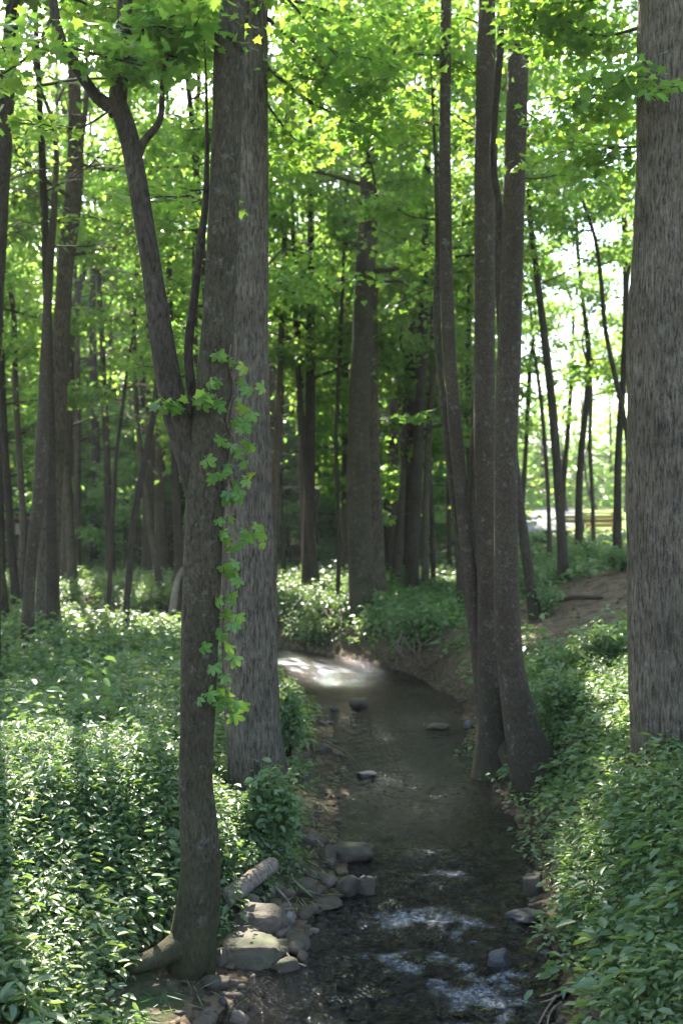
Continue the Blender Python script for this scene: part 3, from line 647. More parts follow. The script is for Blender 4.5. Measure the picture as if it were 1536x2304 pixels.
mid_tree('slender_tree', 'slender grey stem left of the stem clump, thicker of a close pair', [(957, 1325, 20), (955, 1200, 16), (962, 1000, 15), (972, 850, 14), (975, 650, 12)], 26, 'bark_far', 12, 10, 5, 2.0, 16, .12, 15, segs=10)
mid_tree('slender_tree', 'thin dark stem left of the stem clump, thinner of a close pair', [(973, 1325, 12), (972, 1200, 11), (966, 1050, 10), (968, 900, 9)], 26.5, 'bark_dark', 10, 7, 5, 1.6, 16, .12, 16, segs=8)
mid_tree('slender_tree', 'thin stem seen in the gap between the leaning and middle stems of the clump', [(1062, 1300, 18), (1060, 1150, 15), (1055, 950, 14), (1054, 750, 13), (1056, 600, 11)], 27, 'bark_far', 13, 9, 5, 2.2, 14, .12, 17, segs=9)

mid_tree('edge_tree', 'dark trunk cut by the left edge of the picture', [(-28, 1500, 44), (-22, 1200, 40), (-14, 900, 38), (-2, 650, 36), (8, 450, 34), (16, 200, 34), (22, 60, 32)], 13.5, 'bark_dark', 14, 12, 8.5, 2.6, 16, .12, 20)
mid_tree('bank_tree', 'brown bowed tree left of the forked tree with a wide foot in leaves', [(106, 1418, 62), (108, 1330, 50), (116, 1180, 48), (126, 1000, 50), (136, 850, 40), (142, 700, 36), (146, 600, 36), (158, 480, 38), (166, 380, 36), (166, 250, 28), (164, 120, 24)], 18.2, 'bark_far', 16, 16, 7.5, 3.0, 18, .12, 21, segs=24,
         extra_limbs=[[(158, 470, 20), (172, 390, 14), (184, 310, 14), (194, 230, 12), (196, 120, 8)]])
mid_tree('bank_tree', 'thin pale trunk leaning against the bowed brown tree at the left', [(64, 1468, 32), (70, 1350, 26), (80, 1230, 26), (96, 1100, 30), (100, 950, 26), (102, 800, 22), (108, 600, 18), (118, 450, 14)], 15.6, 'bark_smooth', 11, 10, 7, 2.2, 14, .12, 22)
mid_tree('far_tree', 'grey trunk half hidden right behind the bowed brown tree', [(148, 1290, 22), (150, 1150, 20), (152, 950, 18), (158, 800, 17), (150, 500, 16), (146, 250, 14)], 29, 'bark_far', 16, 12, 5, 2.8, 16, .13, 23)
mid_tree('sapling', 'thin bare dark stem, left one of two poles in the sunny patch', [(246, 1368, 11), (249, 1250, 10), (254, 1120, 10), (262, 1000, 9), (278, 880, 8)], 20, 'bark_dark', 7.5, 6, 4.5, 1.3, 14, .11, 24, segs=8)
mid_tree('sapling', 'leaning dark pole, right one of two poles in the sunny patch', [(279, 1428, 16), (286, 1320, 15), (296, 1200, 16), (312, 1090, 16), (332, 990, 16), (346, 920, 14), (356, 800, 10)], 17.2, 'bark_dark', 7, 6, 5, 1.4, 14, .11, 25, segs=10)
mid_tree('far_tree', 'straight pale tree behind the leaning dark pole, left of two', [(333, 1305, 34), (333, 1200, 28), (336, 1050, 26), (342, 930, 24), (344, 700, 22), (340, 400, 18)], 31, 'bark_smooth', 17, 14, 6, 3.0, 16, .14, 26)
mid_tree('far_tree', 'straight pale tree behind the leaning dark pole, right of two', [(362, 1290, 30), (362, 1200, 26), (362, 1050, 24), (364, 900, 24), (372, 600, 20)], 33, 'bark_far', 16, 12, 6, 2.8, 16, .14, 27)
mid_tree('far_tree', 'dark leaning trunk close left of the forked tree, deep in shade', [(380, 1268, 24), (390, 1170, 22), (402, 1060, 20), (414, 900, 18)], 36, 'bark_dark', 14, 10, 6, 2.8, 14, .14, 28)
mid_tree('far_tree', 'dark trunk in shade just right of the bowed brown tree', [(168, 1275, 26), (168, 1150, 22), (166, 980, 20), (172, 700, 18)], 38, 'bark_dark', 16, 10, 5, 3.0, 16, .15, 29)
mid_tree('far_tree', 'dark trunk in shade midway between the bowed tree and the poles', [(213, 1275, 24), (214, 1150, 20), (214, 980, 18), (210, 700, 16)], 40, 'bark_dark', 16, 10, 5, 3.0, 16, .15, 30)
mid_tree('far_tree', 'thin crooked stem standing before the cabin at the left edge', [(44, 1330, 16), (50, 1200, 15), (44, 1080, 14), (36, 900, 13), (34, 700, 11)], 24, 'bark_far', 13, 9, 4.5, 2.2, 16, .12, 31)

mid_tree('clearing_tree', 'tallest dark leaning stem standing before the sunny clearing', [(1266, 1296, 26), (1260, 1200, 22), (1250, 1060, 20), (1238, 900, 19), (1224, 760, 17), (1209, 620, 14), (1194, 480, 12), (1186, 380, 10)], 21, 'bark_dark', 13, 10, 7.5, 2.2, 16, .12, 40, segs=14)
mid_tree('clearing_tree', 'dark curving stem right behind the red spot before the clearing', [(1300, 1242, 20), (1299, 1130, 16), (1306, 1020, 15), (1320, 900, 14), (1326, 800, 13), (1314, 690, 10), (1298, 560, 9), (1292, 440, 7)], 28, 'bark_dark', 12, 9, 7, 2.4, 16, .13, 41, segs=12)
mid_tree('clearing_tree', 'thinnest pole before the yellow timber bench in the clearing', [(1333, 1232, 10), (1332, 1120, 9), (1328, 1000, 9), (1330, 850, 8)], 29, 'bark_far', 10, 6, 6, 1.6, 14, .12, 42, segs=8)
mid_tree('clearing_tree', 'dark stem beside the massive trunk, foot in bushes at the clearing', [(1389, 1245, 22), (1390, 1150, 18), (1394, 1000, 16), (1402, 850, 15), (1405, 700, 15), (1402, 560, 14), (1398, 430, 12)], 25, 'bark_dark', 14, 11, 7.5, 2.4, 18, .12, 43, segs=12, extra_limbs=[[(1404, 680, 12), (1414, 610, 8), (1424, 540, 8), (1430, 430, 6)]])
mid_tree('clearing_tree', 'thin stem arching left from behind the massive trunk', [(1432, 1180, 12), (1420, 1040, 12), (1402, 930, 11), (1380, 840, 11), (1358, 740, 10), (1346, 620, 9), (1334, 540, 8), (1304, 440, 7)], 19, 'bark_dark', 9.6, 7, 8, 1.6, 16, .11, 44, segs=10)
mid_tree('clearing_tree', 'thin stem nearest the right side of the stem clump by the drive', [(1172, 1240, 10), (1176, 1120, 9), (1182, 980, 9), (1188, 840, 8)], 30, 'bark_dark', 12, 7, 6, 2.0, 16, .13, 45, segs=8)
mid_tree('clearing_tree', 'thin pale stem crossing the gravel drive left of the dark leaning stem', [(1236, 1255, 12), (1232, 1150, 9), (1224, 1010, 9), (1212, 880, 8), (1200, 780, 7)], 26, 'bark_smooth', 10, 7, 6, 1.8, 16, .12, 46, segs=8)
mid_tree('clearing_tree', 'slim stem close behind the tallest leaning stem before the clearing', [(1262, 1180, 12), (1266, 1080, 12), (1276, 980, 11), (1284, 880, 10), (1290, 760, 8)], 34, 'bark_dark', 13, 8, 6.5, 2.4, 16, .14, 47, segs=8)

# a leafy bough that hangs in the sun before the top of the middle tree
mid_tree('understory_tree', 'bright yellow-green young tree leafing before the middle tree top', [(760, 1330, 10), (762, 1200, 9), (756, 1000, 9), (764, 800, 9), (772, 600, 8), (780, 420, 7)], 24, 'bark_dark', 11.5, 16, 6.2, 2.0, 22, .11, 60, segs=8)

# ------------------------------------------------------------------ the wood behind: trees that nothing tells apart
rngb = np.random.default_rng(42)
LAST = []
WOOD_LABEL = 'slim tree among many in the deep wood behind the creek'
def wood_tree(x, y, hgt, r, z0, lr, per, size, seed, limbs=13, leafm='leaf_canopy', name='wood_tree', label=WOOD_LABEL, group='trees of the deep wood', holes=True):
    rng = np.random.default_rng(seed); g = H(x, y); foot = np.array([x, y, g])
    lean = rng.normal(0, .035, 2); n = 14; t = np.linspace(-.02, 1, n); bend = rng.normal(0, .25, 2)
    path = np.c_[x+lean[0]*hgt*t+bend[0]*np.sin(t*3), y+lean[1]*hgt*t+bend[1]*np.sin(t*3), g+hgt*t]; rr = r*(1-.85*t)+.01
    acc = Acc(); V, F = tube(path, flare(path, rr, .3, .3), 9, rough=.06, seed=seed); acc.put(V, F)
    cen, rad = [], []
    for q in range(limbs):
        u = (q+.4)/limbs; z = g+z0+(hgt*.98-z0)*u; k = np.argmin(abs(path[:, 2]-z))
        grow_limb(acc, cen, rad, path[k], q*2.4+rng.uniform(-.6, .6), rng.uniform(-.1, .45), lr*rng.uniform(.6, 1.15)*(1-.5*u**2), max(.012, rr[k]*.35), rng, cr=.62*lr/2.8, twigs=6, segs=4, twig_r=.01)
    root = empty(name, foot, label, 'tree', group)
    add('trunk', acc.mesh('trunk', M['bark_dark' if seed % 3 else 'bark_far'], foot), root)
    add('crown', leaf_cloud('crown', cen, rad, per, size, M[leafm], rng, LEAF2, .4, foot, holes=holes), root)
    LAST[:] = [root]; root['tall'] = bool(hgt > 12)

placed = []
def free(x, y, gap):
    if any((x-a)**2+(y-b)**2 < gap**2 for a, b in placed): return False
    d, _ = creek_d(np.array([x]), np.array([y]))
    if d[0] < 1.0: return False
    placed.append((x, y)); return True
FAR = {}
def far_copy(x, y, kind):
    """deep in the wood the trees repeat a few forms"""
    src = FAR[kind]; g = H(x, y); r = src.copy(); C.objects.link(r); r.location = (x, y, g-.1); r.rotation_euler = (0, 0, rngb.uniform(0, 6.28)); k = rngb.uniform(.85, 1.15); r.scale = (k, k, k)
    for ch in src.children:
        c = ch.copy(); C.objects.link(c); c.parent = r
seed = 1000
for (y0, y1, cnt, gap, per, size) in [(24, 32, 17, 2.2, 20, .205), (32, 42, 22, 2.6, 16, .28), (42, 56, 38, 2.7, 31, .30), (56, 74, 50, 3.0, 28, .39)]:
    got = 0; tries = 0
    while got < cnt and tries < 900:
        tries += 1
        y_ = rngb.uniform(y0, y1); b_ = rngb.uniform(-.43, .42); x_ = b_*y_
        if b_ > .15 and y_ > 30: continue
        if b_ > .12 and y_ > 24: continue
        if -.36 < b_ < -.29 and y_ < 44: continue
        if not free(x_, y_, gap): continue
        got += 1; seed += 1
        tall = rngb.random() < (.5 if y0 < 40 else .36)
        arg = (rngb.uniform(14, 20), rngb.uniform(.10, .20), rngb.uniform(3.0, 6.5), rngb.uniform(2.8, 3.9)) if tall else (rngb.uniform(7, 11), rngb.uniform(.05, .09), rngb.uniform(1.3, 2.4), rngb.uniform(1.9, 2.7))
        if y0 < 40 or (b_ > .0 and y_ > 46):
            wood_tree(x_, y_, *arg, per if y0 < 40 else 20, size, seed, 17 if tall else 12); continue
        kind = (int(tall), int(y0 > 50), seed % 3)
        if kind not in FAR:
            wood_tree(x_, y_, *arg, per, size, seed, 18 if tall else 13, holes=False); FAR[kind] = LAST[0]
        else: far_copy(x_, y_, kind)
# canopy trees to either side that shade the banks, crowns reaching into view
for k, (x_, y_) in enumerate([(-9.5, 15.5), (-11, 21), (8.5, 12.5), (11.5, 19), (-8, 11), (-13, 28)]):
    wood_tree(x_, y_, 17, .2, 5.5, 4.0, 34, .14, 2000+k, 18, label='tall shade tree at the side of the creek banks with its crown reaching over', group='shade trees beside the banks')
# trees past the clearing
for k, (b_, y_, hh) in enumerate([(.165, 72, 17), (.20, 84, 15), (.235, 92, 17), (.27, 88, 15), (.305, 80, 16), (.34, 70, 18), (.18, 58, 13), (.36, 55, 15), (.15, 48, 14)]):
    wood_tree(b_*y_, y_, hh, .18, 1.6, 4.2, 22, .32, 2100+k, 16, 'leaf_pale', 'clearing_edge_tree', 'pale sunlit tree past the far side of the grassy clearing', 'sunlit trees past the clearing')
for k, (b_, y_, hh) in enumerate([(.225, 66, 5.0), (.255, 70, 5.6), (.285, 67, 5.4)]):  # low trees with dark leaves
    wood_tree(b_*y_, y_, hh, .14, .5, 2.6, 26, .22, 2200+k, 16, 'leaf_dark', 'dark_tree', 'low dark tree at the back of the grassy clearing', 'dark low trees behind the clearing')

for k, (x_, y_) in enumerate([(6.3, 48.5), (4.8, 52.5), (7.4, 53)]):  # added so that the gravel drive lies in shade
    wood_tree(x_, y_, 16, .16, 3.5, 3.6, 24, .26, 2400+k, 18, label='%s nearest of three tall trees added to shade the gravel drive' % ('first', 'second', 'third')[k], group='trees added to shade the drive')
# low leafy saplings that close the view under the crowns
got = 0
while got < 46:
    y_ = rngb.uniform(34, 62); b_ = rngb.uniform(-.40, .13); x_ = b_*y_
    if -.37 < b_ < -.28 and y_ < 46: continue
    if not free(x_, y_, 1.6): continue
    got += 1; kind = ('low', got % 4)
    if kind not in FAR:
        wood_tree(x_, y_, 5.2+got*.5, .04, .5, 2.1, 30, .20, 2500+got, 15, holes=False, leafm='leaf_low'); FAR[kind] = LAST[0]
    else: far_copy(x_, y_, kind)
for k, (x_, y_) in enumerate([(11.2, 28), (13.6, 33), (13.2, 38.5), (17.5, 43), (17.0, 51), (22, 56)]):
    far_copy(x_, y_, (1, 0, k % 3)); r_ = C.objects[-1].parent; tag(r_, '%s nearest of tall trees right of the clearing behind the massive trunk' % ('first', 'second', 'third', 'fourth', 'fifth', 'sixth')[k], None, 'trees right of the clearing')
# young trees of the middle distance whose leaves fill the view between the trunks; several are added to shade the creek
for k, (x_, y_, hh, z0) in enumerate([(-6.8, 21, 13, 5), (-4.6, 25.5, 12, 4), (-2.6, 27, 13, 4.5), (-.6, 25, 14, 6), (1.5, 27, 12, 5), (3.2, 24.5, 13, 6.5), (3.4, 17.5, 13, 8.5), (-4.6, 13.2, 11, 6.8), (-1.9, 17.2, 14, 6.5), (-2.9, 19.4, 15, 7), (-1.7, 24.2, 17.5, 8), (-3.7, 23.2, 17, 8.5), (-4.9, 16.9, 14, 7.5), (-6.3, 18.6, 15, 8), (-8, 18, 14, 6), (6.4, 21, 15, 9), (-6.6, 15, 12, 6.0), (2.6, 21.5, 12, 7), (-8.5, 25, 13, 4), (.6, 30, 11, 3), (-3.8, 31, 10, 2.8), (3.6, 31, 10, 3.2)]):
    wood_tree(x_, y_, hh, .05+.003*hh, z0, 2.8, 32, .152, 2300+k, 15, name='understory_tree', label='thin young tree of the middle distance with layered bright leaves', group='young trees of the middle distance')

# a far wooded slope that reads as one mass
rngf = np.random.default_rng(5)
n = 4200; b_ = rngf.uniform(-.52, .52, n); yy = rngf.uniform(74, 118, n); top = np.clip((yy-66)*.8, 6, 38)*np.where((b_ > .17) & (b_ < .32), .45, 1)
zz = rngf.random(n)**.9*top
cc = np.c_[b_*yy, yy, 1+zz]
add('far_wood', leaf_cloud('far_wood', cc, rngf.uniform(1.2, 2.6, n), 21, .60, M['leaf_canopy'], rngf, LEAF2, .6, holes=False), label='far wooded slope closing the view behind all trees', cat='wood', kind='stuff')

# ------------------------------------------------------------------ undergrowth
def plants(name, n, xr, yr, label, cat, rng, mask, hgt, nleaf, size, shape, mat, grow=0.0, wr=.5):
    xx = rng.uniform(*xr, n); yy = rng.uniform(*yr, n)
    b_ = xx/np.maximum(yy, 1); k = ((np.abs(b_) < .42) | (yy < 6)) & (yy > 4.2)
    xx, yy = xx[k], yy[k]; h, e, side = height(xx, yy, True); k = mask(xx, yy, e, side, rng)
    xx, yy, h, e, side = xx[k], yy[k], h[k], e[k], side[k]; n = len(xx)
    patch = .75+.45*n2(xx, yy, .8, 71)
    ph = rng.uniform(*hgt, n)*patch*(1+grow*yy)*np.where(e < .5, .6, 1)
    lean = rng.normal(0, .12, (n, 2)); lean[:, 0] -= side*.25*np.exp(-np.maximum(e, 0)/.35)
    t = np.tile(np.linspace(.12, 1.0, nleaf), n); idx = np.repeat(np.arange(n), nleaf)
    az0 = rng.uniform(0, 6.28, n); az = az0[idx]+np.tile(np.arange(nleaf)*1.57+np.arange(nleaf)//2*.4, n)+rng.normal(0, .35, n*nleaf)
    scl = np.repeat(np.exp(rng.normal(0, .28, n))*(1+grow*yy), nleaf)
    L = size*scl*(1.15-.55*np.abs(t-.55))*rng.uniform(.7, 1.2, n*nleaf)
    rad = .05*scl*(1.3-t)*rng.uniform(.6, 3.2, n*nleaf)
    px_ = xx[idx]+lean[idx, 0]*ph[idx]*t+np.cos(az)*rad; py_ = yy[idx]+lean[idx, 1]*ph[idx]*t+np.sin(az)*rad
    pz = h[idx]+ph[idx]*t+rng.normal(0, .02, n*nleaf)
    d = np.c_[np.cos(az), np.sin(az), rng.normal(-.15, .3, n*nleaf)+.35*(t-.5)]
    nrm = np.c_[rng.normal(0, .42, n*nleaf)-np.cos(az)*.1, rng.normal(.08, .42, n*nleaf), np.ones(n*nleaf)]
    V, F, nf = leaves(np.c_[px_, py_, pz], d, nrm, L, L*wr*2*.5, shape)
    var = np.clip(.35*rng.random(n)[idx]+.35*rng.random(n*nleaf)+(.15+.3*n2(xx, yy, 1.1, 93))[idx], 0, 1)
    va = np.repeat(var, nf)
    # stems
    sa = Acc(); 
    b0 = np.c_[xx, yy, h-.02]; b1 = np.c_[xx+lean[:, 0]*ph, yy+lean[:, 1]*ph, h+ph]; wv = .004*(1+grow*yy*3)[:, None]*np.array([1, 0, 0])
    wy_ = .004*(1+grow*yy*3)[:, None]*np.array([0, 1, 0])
    SV = np.stack([b0-wv, b0+wv, b0+wy_*1.7, b1], 1).reshape(-1, 3)
    SF = (np.array([[0, 1, 3], [1, 2, 3], [2, 0, 3]])[None]+(np.arange(n)*4)[:, None, None]).reshape(-1, 3)
    nl = len(V); V = np.vstack([V, SV])
    Fl = [F, SF+nl] if F.shape[1] == 4 else [np.vstack([F, SF+nl])]
    me = mesh_np(name, V, Fl, mat, {'var': ('FACE', np.concatenate([va, np.full(len(SF), .2)]))})
    return add(name, me, label=label, cat=cat, kind='stuff')

rngu = np.random.default_rng(11)
near_mask = lambda x, y, e, s, r: (e > np.where(s < 0, .52, .12)+.12*r.normal(0, 1, len(x))) & (~((x > f1[0]-.42) & (x < f1[0]+.3) & (y > f1[1]-.75) & (y < f1[1]+.3))) & ((x-f4[0])**2+(y-f4[1])**2 > .38**2)
plants('undergrowth', 3200, (-3.7, -.3), (4.2, 8.2), 'dense leafy undergrowth on the left bank nearest the camera', 'undergrowth', rngu, near_mask, (.28, .60), 31, .055, LEAF4, M['leaf_under'])
plants('undergrowth', 4300, (-6.0, -.3), (8.2, 13), 'lower leafy undergrowth on the left bank behind the forked tree', 'undergrowth', rngu, near_mask, (.13, .30), 24, .055, LEAF2, M['leaf_under'], wr=.62)
plants('undergrowth', 2300, (1.2, 3.8), (4.2, 8.2), 'dense leafy undergrowth on the right bank nearest the camera', 'undergrowth', rngu, near_mask, (.28, .55), 31, .055, LEAF4, M['leaf_under'])
plants('undergrowth', 3000, (1.4, 6.0), (8.2, 13), 'lower leafy undergrowth on the right bank round the massive trunk', 'undergrowth', rngu, near_mask, (.16, .36), 24, .055, LEAF2, M['leaf_under'], wr=.62)
sparse = lambda x, y, e, s, r: near_mask(x, y, e, s, r) & (n2(x, y, .9, 123) > .05)
plants('jewelweed', 240, (-4.2, 4.2), (4.4, 12), 'taller pale broad-leaved weeds rising out of the undergrowth on both banks', 'weeds', rngu, sparse, (.5, .85), 16, .105, LEAF4, M['leaf_under'], wr=.6)
plants('grass', 900, (-4.2, 4.2), (4.4, 12), 'thin grass blades sticking out along the edges of both banks', 'grass', rngu, lambda x, y, e, s, r: (e > .05) & (e < .9), (.08, .22), 9, .13, LEAF2, M['leaf_under'], wr=.07)
def mid_mask(x, y, e, s, r):
    dz = np.exp(-(((x-5.4)/3.0)**2+((y-17.0)/3.6)**2)*1.0)
    dr = np.sqrt(((x[:, None]-rp[None, :, 0])**2+(y[:, None]-rp[None, :, 1])**2).min(1))
    return (e > .18) & (r.random(len(x)) > dz*1.9) & (r.random(len(x)) < .8+.5*n2(x, y, .45, 88)) & (dr > 1.5) & ~((x/y > .155) & (y > 37) & (r.random(len(x)) > .08))
plants('ground_cover', 15000, (-12, 12), (12.3, 30), 'low leafy ground cover spreading under the trees past the bend', 'ground cover', rngu, mid_mask, (.15, .42), 12, .085, LEAF2, M['leaf_under'], grow=.02, wr=.62)
plants('ground_cover', 6500, (-26, 24), (30, 58), 'far leafy ground cover on the floor of the deep wood', 'ground cover', rngu, mid_mask, (.12, .32), 9, .10, LEAF2, M['leaf_under'], grow=.02, wr=.7)
plants('meadow_grass', 5000, (5.5, 30), (37, 75), 'bright sunlit grass of the clearing behind the thin stems', 'grass', rngu, lambda x, y, e, s, r: (x/y > .165) & (np.sqrt(((x[:, None]-rp[None, :, 0])**2+(y[:, None]-rp[None, :, 1])**2).min(1)) > 1.4), (.06, .16), 6, .16, LEAF2, M['grass'], wr=.14)


# ------------------------------------------------------------------ stones
def hit(px, py, water=True, dmin=4.5):
    """where the line of sight through a pixel meets the ground (or the water)"""
    d = np.arange(dmin, 60, .04); q = np.array([P(px, py, k) for k in d]); h = height(q[:, 0], q[:, 1])
    if water: h = np.maximum(h, 0)
    k = np.argmax(q[:, 2] <= h); return np.array([q[k, 0], q[k, 1], h[k]]), d[k]

def ico(sub):
    import bmesh
    bm = bmesh.new(); bmesh.ops.create_icosphere(bm, subdivisions=sub, radius=1); bm.verts.ensure_lookup_table()
    V = np.array([v.co[:] for v in bm.verts]); F = np.array([[v.index for v in f.verts] for f in bm.faces]); bm.free(); return V, F
ICO3, ICO2 = ico(4), ico(3)

def stone_mesh(sx, sy, sz, seed, mat, big=True, square=0.):
    V, F = ICO3 if big else ICO2
    rng = np.random.default_rng(seed); v = V.copy()
    for q in range(16):                                  # flatten a few faces as broken stone has
        nrm = rng.normal(0, 1, 3); nrm /= np.linalg.norm(nrm); c = rng.uniform(.6, .92); dd = v@nrm
        v = v-np.outer(np.maximum(0, dd-c), nrm)*.85
    if square: v = np.sign(v)*np.abs(v)**(1-square)
    v = v*(1+.22*fbm(V*1.5+seed, seed, 2)+.09*fbm(V*5+seed, seed+3, 3))[:, None]
    return mesh_np('stone', v*[sx, sy, sz], F, mat)

def stone(name, label, px, py, wp, hp, mat='rock', seed=0, group=None, rz=None, square=0., deep=1.0, big=True, sink=.3):
    """px,py is the middle of the stone's foot line as seen"""
    p, d = hit(px, py); sx = wp/2/FPX*d*.9; sz = hp/2/FPX*d*.95
    o = add(name, stone_mesh(sx, sx*deep*.8, sz, seed, M[mat], big, square), None, (p[0], p[1]+sx*.5, p[2]+sz*(1-2*sink)), label, 'rock', group)
    o.rotation_euler = (0, 0, np.random.default_rng(seed).uniform(-.4, .4) if rz is None else rz); return o

ST = [('boulder', 'long flat mossy slab right of the forked tree foot', 560, 2172, 150, 62, 'rock_moss', .4, 1.2),
      ('boulder', 'squarish grey boulder behind the long mossy slab', 585, 2096, 140, 66, 'rock', .35, 1.0),
      ('stone', 'round pale cobble at the right end of the grey boulder', 646, 2088, 44, 44, 'rock_pale', 0, 1),
      ('boulder', 'rounded pale boulder in the water, left one of a touching pair', 783, 2016, 70, 62, 'rock', 0, 1),
      ('boulder', 'rounded pale boulder in the water, right one of a touching pair', 822, 2014, 58, 58, 'rock', 0, 1),
      ('boulder', 'long low dark boulder lying above the touching boulder pair', 796, 1942, 128, 56, 'rock', .2, .8),
      ('stone', 'upright grey stone left of the long low boulder', 737, 1950, 54, 74, 'rock', 0, 1),
      ('stone', 'small tan stone topping the rocks under the overhanging leaves', 700, 1905, 52, 44, 'rock_warm', 0, 1),
      ('stone', 'wedge-shaped grey stone between the log and the boulder pair', 690, 2020, 80, 46, 'rock', 0, 1),
      ('stone', 'small dark stone wedged above the grey boulder', 640, 2030, 60, 40, 'rock', 0, 1),
      ('stone', 'flat grey stone at the water side below the boulder pair', 735, 2050, 84, 30, 'rock', 0, 1),
      ('stone', 'small brown stone tucked left of the boulder pair', 742, 1996, 40, 34, 'rock_warm', 0, 1),
      ('stone', 'greenish mossy stone under the fallen log', 560, 2056, 64, 54, 'rock_moss', 0, 1),
      ('stone', 'small pale stone between the forked tree and the mossy slab', 496, 2178, 40, 56, 'rock', 0, 1),
      ('stone', 'smooth stone half under water at the forked tree roots', 482, 2232, 74, 44, 'rock', 0, 1),
      ('boulder', 'lone pale boulder in mid-stream far up the creek', 808, 1594, 56, 40, 'rock', 0, 1),
      ('stone', 'small stone left of the lone midstream boulder', 752, 1600, 26, 18, 'rock', 0, 1),
      ('stone', 'flat stone barely breaking the water near the stem clump', 988, 1640, 66, 16, 'rock', 0, 1),
      ('stone', 'pale stone at the water edge against the stem clump', 1054, 1640, 30, 26, 'rock_pale', 0, 1),
      ('stone', 'flat pale stone in the stream beside the left gravel edge', 824, 1750, 58, 18, 'rock_pale', 0, 1),
      ('stone', 'bluish grey stone on the left water edge under the bushes', 726, 1700, 50, 40, 'rock', 0, 1),
      ('stone', 'small tan stone next to the bluish grey stone', 758, 1704, 30, 20, 'rock_warm', 0, 1),
      ('boulder', 'black wet pointed rock standing in the rapids', 1124, 2184, 78, 60, 'rock_wet', 0, .8),
      ('boulder', 'pale upright block against the right bank', 1200, 2016, 52, 72, 'rock', .45, .8),
      ('stone', 'dark flat ledge stone below the pale upright block', 1190, 2078, 120, 30, 'rock_wet', 0, .8),
      ('stone', 'tiny white pebble beside the ledge stone on the right bank', 1262, 2100, 20, 20, 'rock_pale', 0, 1),
      ('boulder', 'smooth tan boulder in the bottom right corner of the water', 1368, 2318, 96, 62, 'rock_warm', 0, 1),
      ('stone', 'brown flat stone above the tan boulder at the bottom right', 1340, 2262, 74, 34, 'rock_warm', 0, .8),
      ('stone', 'dark stone half hidden under the right bank leaves', 1300, 2235, 64, 44, 'rock', 0, 1),
      ('stone', 'reddish stone in sunny water at the bottom left', 536, 2312, 50, 44, 'rock_warm', 0, 1),
      ('stone', 'grey stone at the bottom edge beside the tree roots', 462, 2312, 60, 44, 'rock', 0, 1),
      ('stone', 'white stone lying in bushes before the clearing', 1342, 1242, 16, 16, 'rock_pale', 0, 1),
      ('stone', 'pale stone in ground cover at the right side of the stem clump', 1180, 1282, 22, 18, 'rock_pale', 0, 1)]
for k, (nm, lb, px, py, wp, hp, mt, sq, dp) in enumerate(ST): stone(nm, lb, px, py, wp, hp, mt, 300+k, square=sq, deep=dp)
# small stones strewn along both edges of the water
rs = np.random.default_rng(77); cnt = 0
while cnt < 90:
    y_ = rs.uniform(5.4, 19); k = np.argmin(abs(CKS[:, 1]-y_)); sd_ = -1 if rs.random() < .7 else 1
    x_ = CKS[k, 0]+sd_*(CKS[k, 3]+rs.uniform(-.25, .42)); r_ = rs.uniform(.025, .08)
    o = add('stone', stone_mesh(r_, r_*rs.uniform(.7, 1), r_*rs.uniform(.4, .75), 700+cnt, M[['rock', 'rock', 'rock_warm', 'rock_wet', 'rock_moss'][cnt % 5]], False), None, (x_, y_, max(H(x_, y_), -.05)+r_*.1),
            'small loose stone on the %s edge of the creek' % ('left' if sd_ < 0 else 'right'), 'rock', 'loose stones on the %s water edge' % ('left' if sd_ < 0 else 'right'))
    o.rotation_euler = (0, 0, rs.uniform(0, 6)); cnt += 1
cnt = 0
while cnt < 70:
    p, d_ = hit(rs.uniform(505, 770), rs.uniform(1870, 2200)); k = np.argmin(abs(CKS[:, 1]-p[1])); e_ = CKS[k, 0]-CKS[k, 3]-p[0]
    if not -.15 < e_ < .75 or (p[0]-f1[0])**2+(p[1]-f1[1])**2 < .05: continue
    r_ = rs.uniform(.035, .105)
    o = add('stone', stone_mesh(r_, r_*rs.uniform(.7, 1), r_*rs.uniform(.5, .8), 900+cnt, M[['rock', 'rock_moss', 'rock_warm', 'rock', 'rock'][cnt % 5]], False), None, (p[0], p[1], p[2]+r_*.15),
            'brown-grey stone packed among others between the fallen log and the water', 'rock', 'stones packed on the left bank')
    o.rotation_euler = (0, 0, rs.uniform(0, 6)); cnt += 1
# pebbles of the stream bed, beyond counting
n = 1500; yy = rs.uniform(5, 12, n); k = np.searchsorted(CKS[:, 1][:700], yy).clip(0, 690); xx = CKS[k, 0]+rs.uniform(-1.15, 1.15, n)*CKS[k, 3]
hh = height(xx, yy); V0, F0 = ico(1); sz = rs.uniform(.012, .045, n)
V = (V0[None]*np.c_[sz, sz*rs.uniform(.6, 1, n), sz*.5][:, None, :]*(1+.2*rs.normal(0, 1, (n, len(V0)))[:, :, None])+np.c_[xx, yy, hh][:, None, :]).reshape(-1, 3)
add('pebble_bed', mesh_np('pebble_bed', V, (F0[None]+(np.arange(n)*len(V0))[:, None, None]).reshape(-1, 3), M['rock']), label='pebbles covering the bed and edges of the creek', cat='pebbles', kind='stuff')

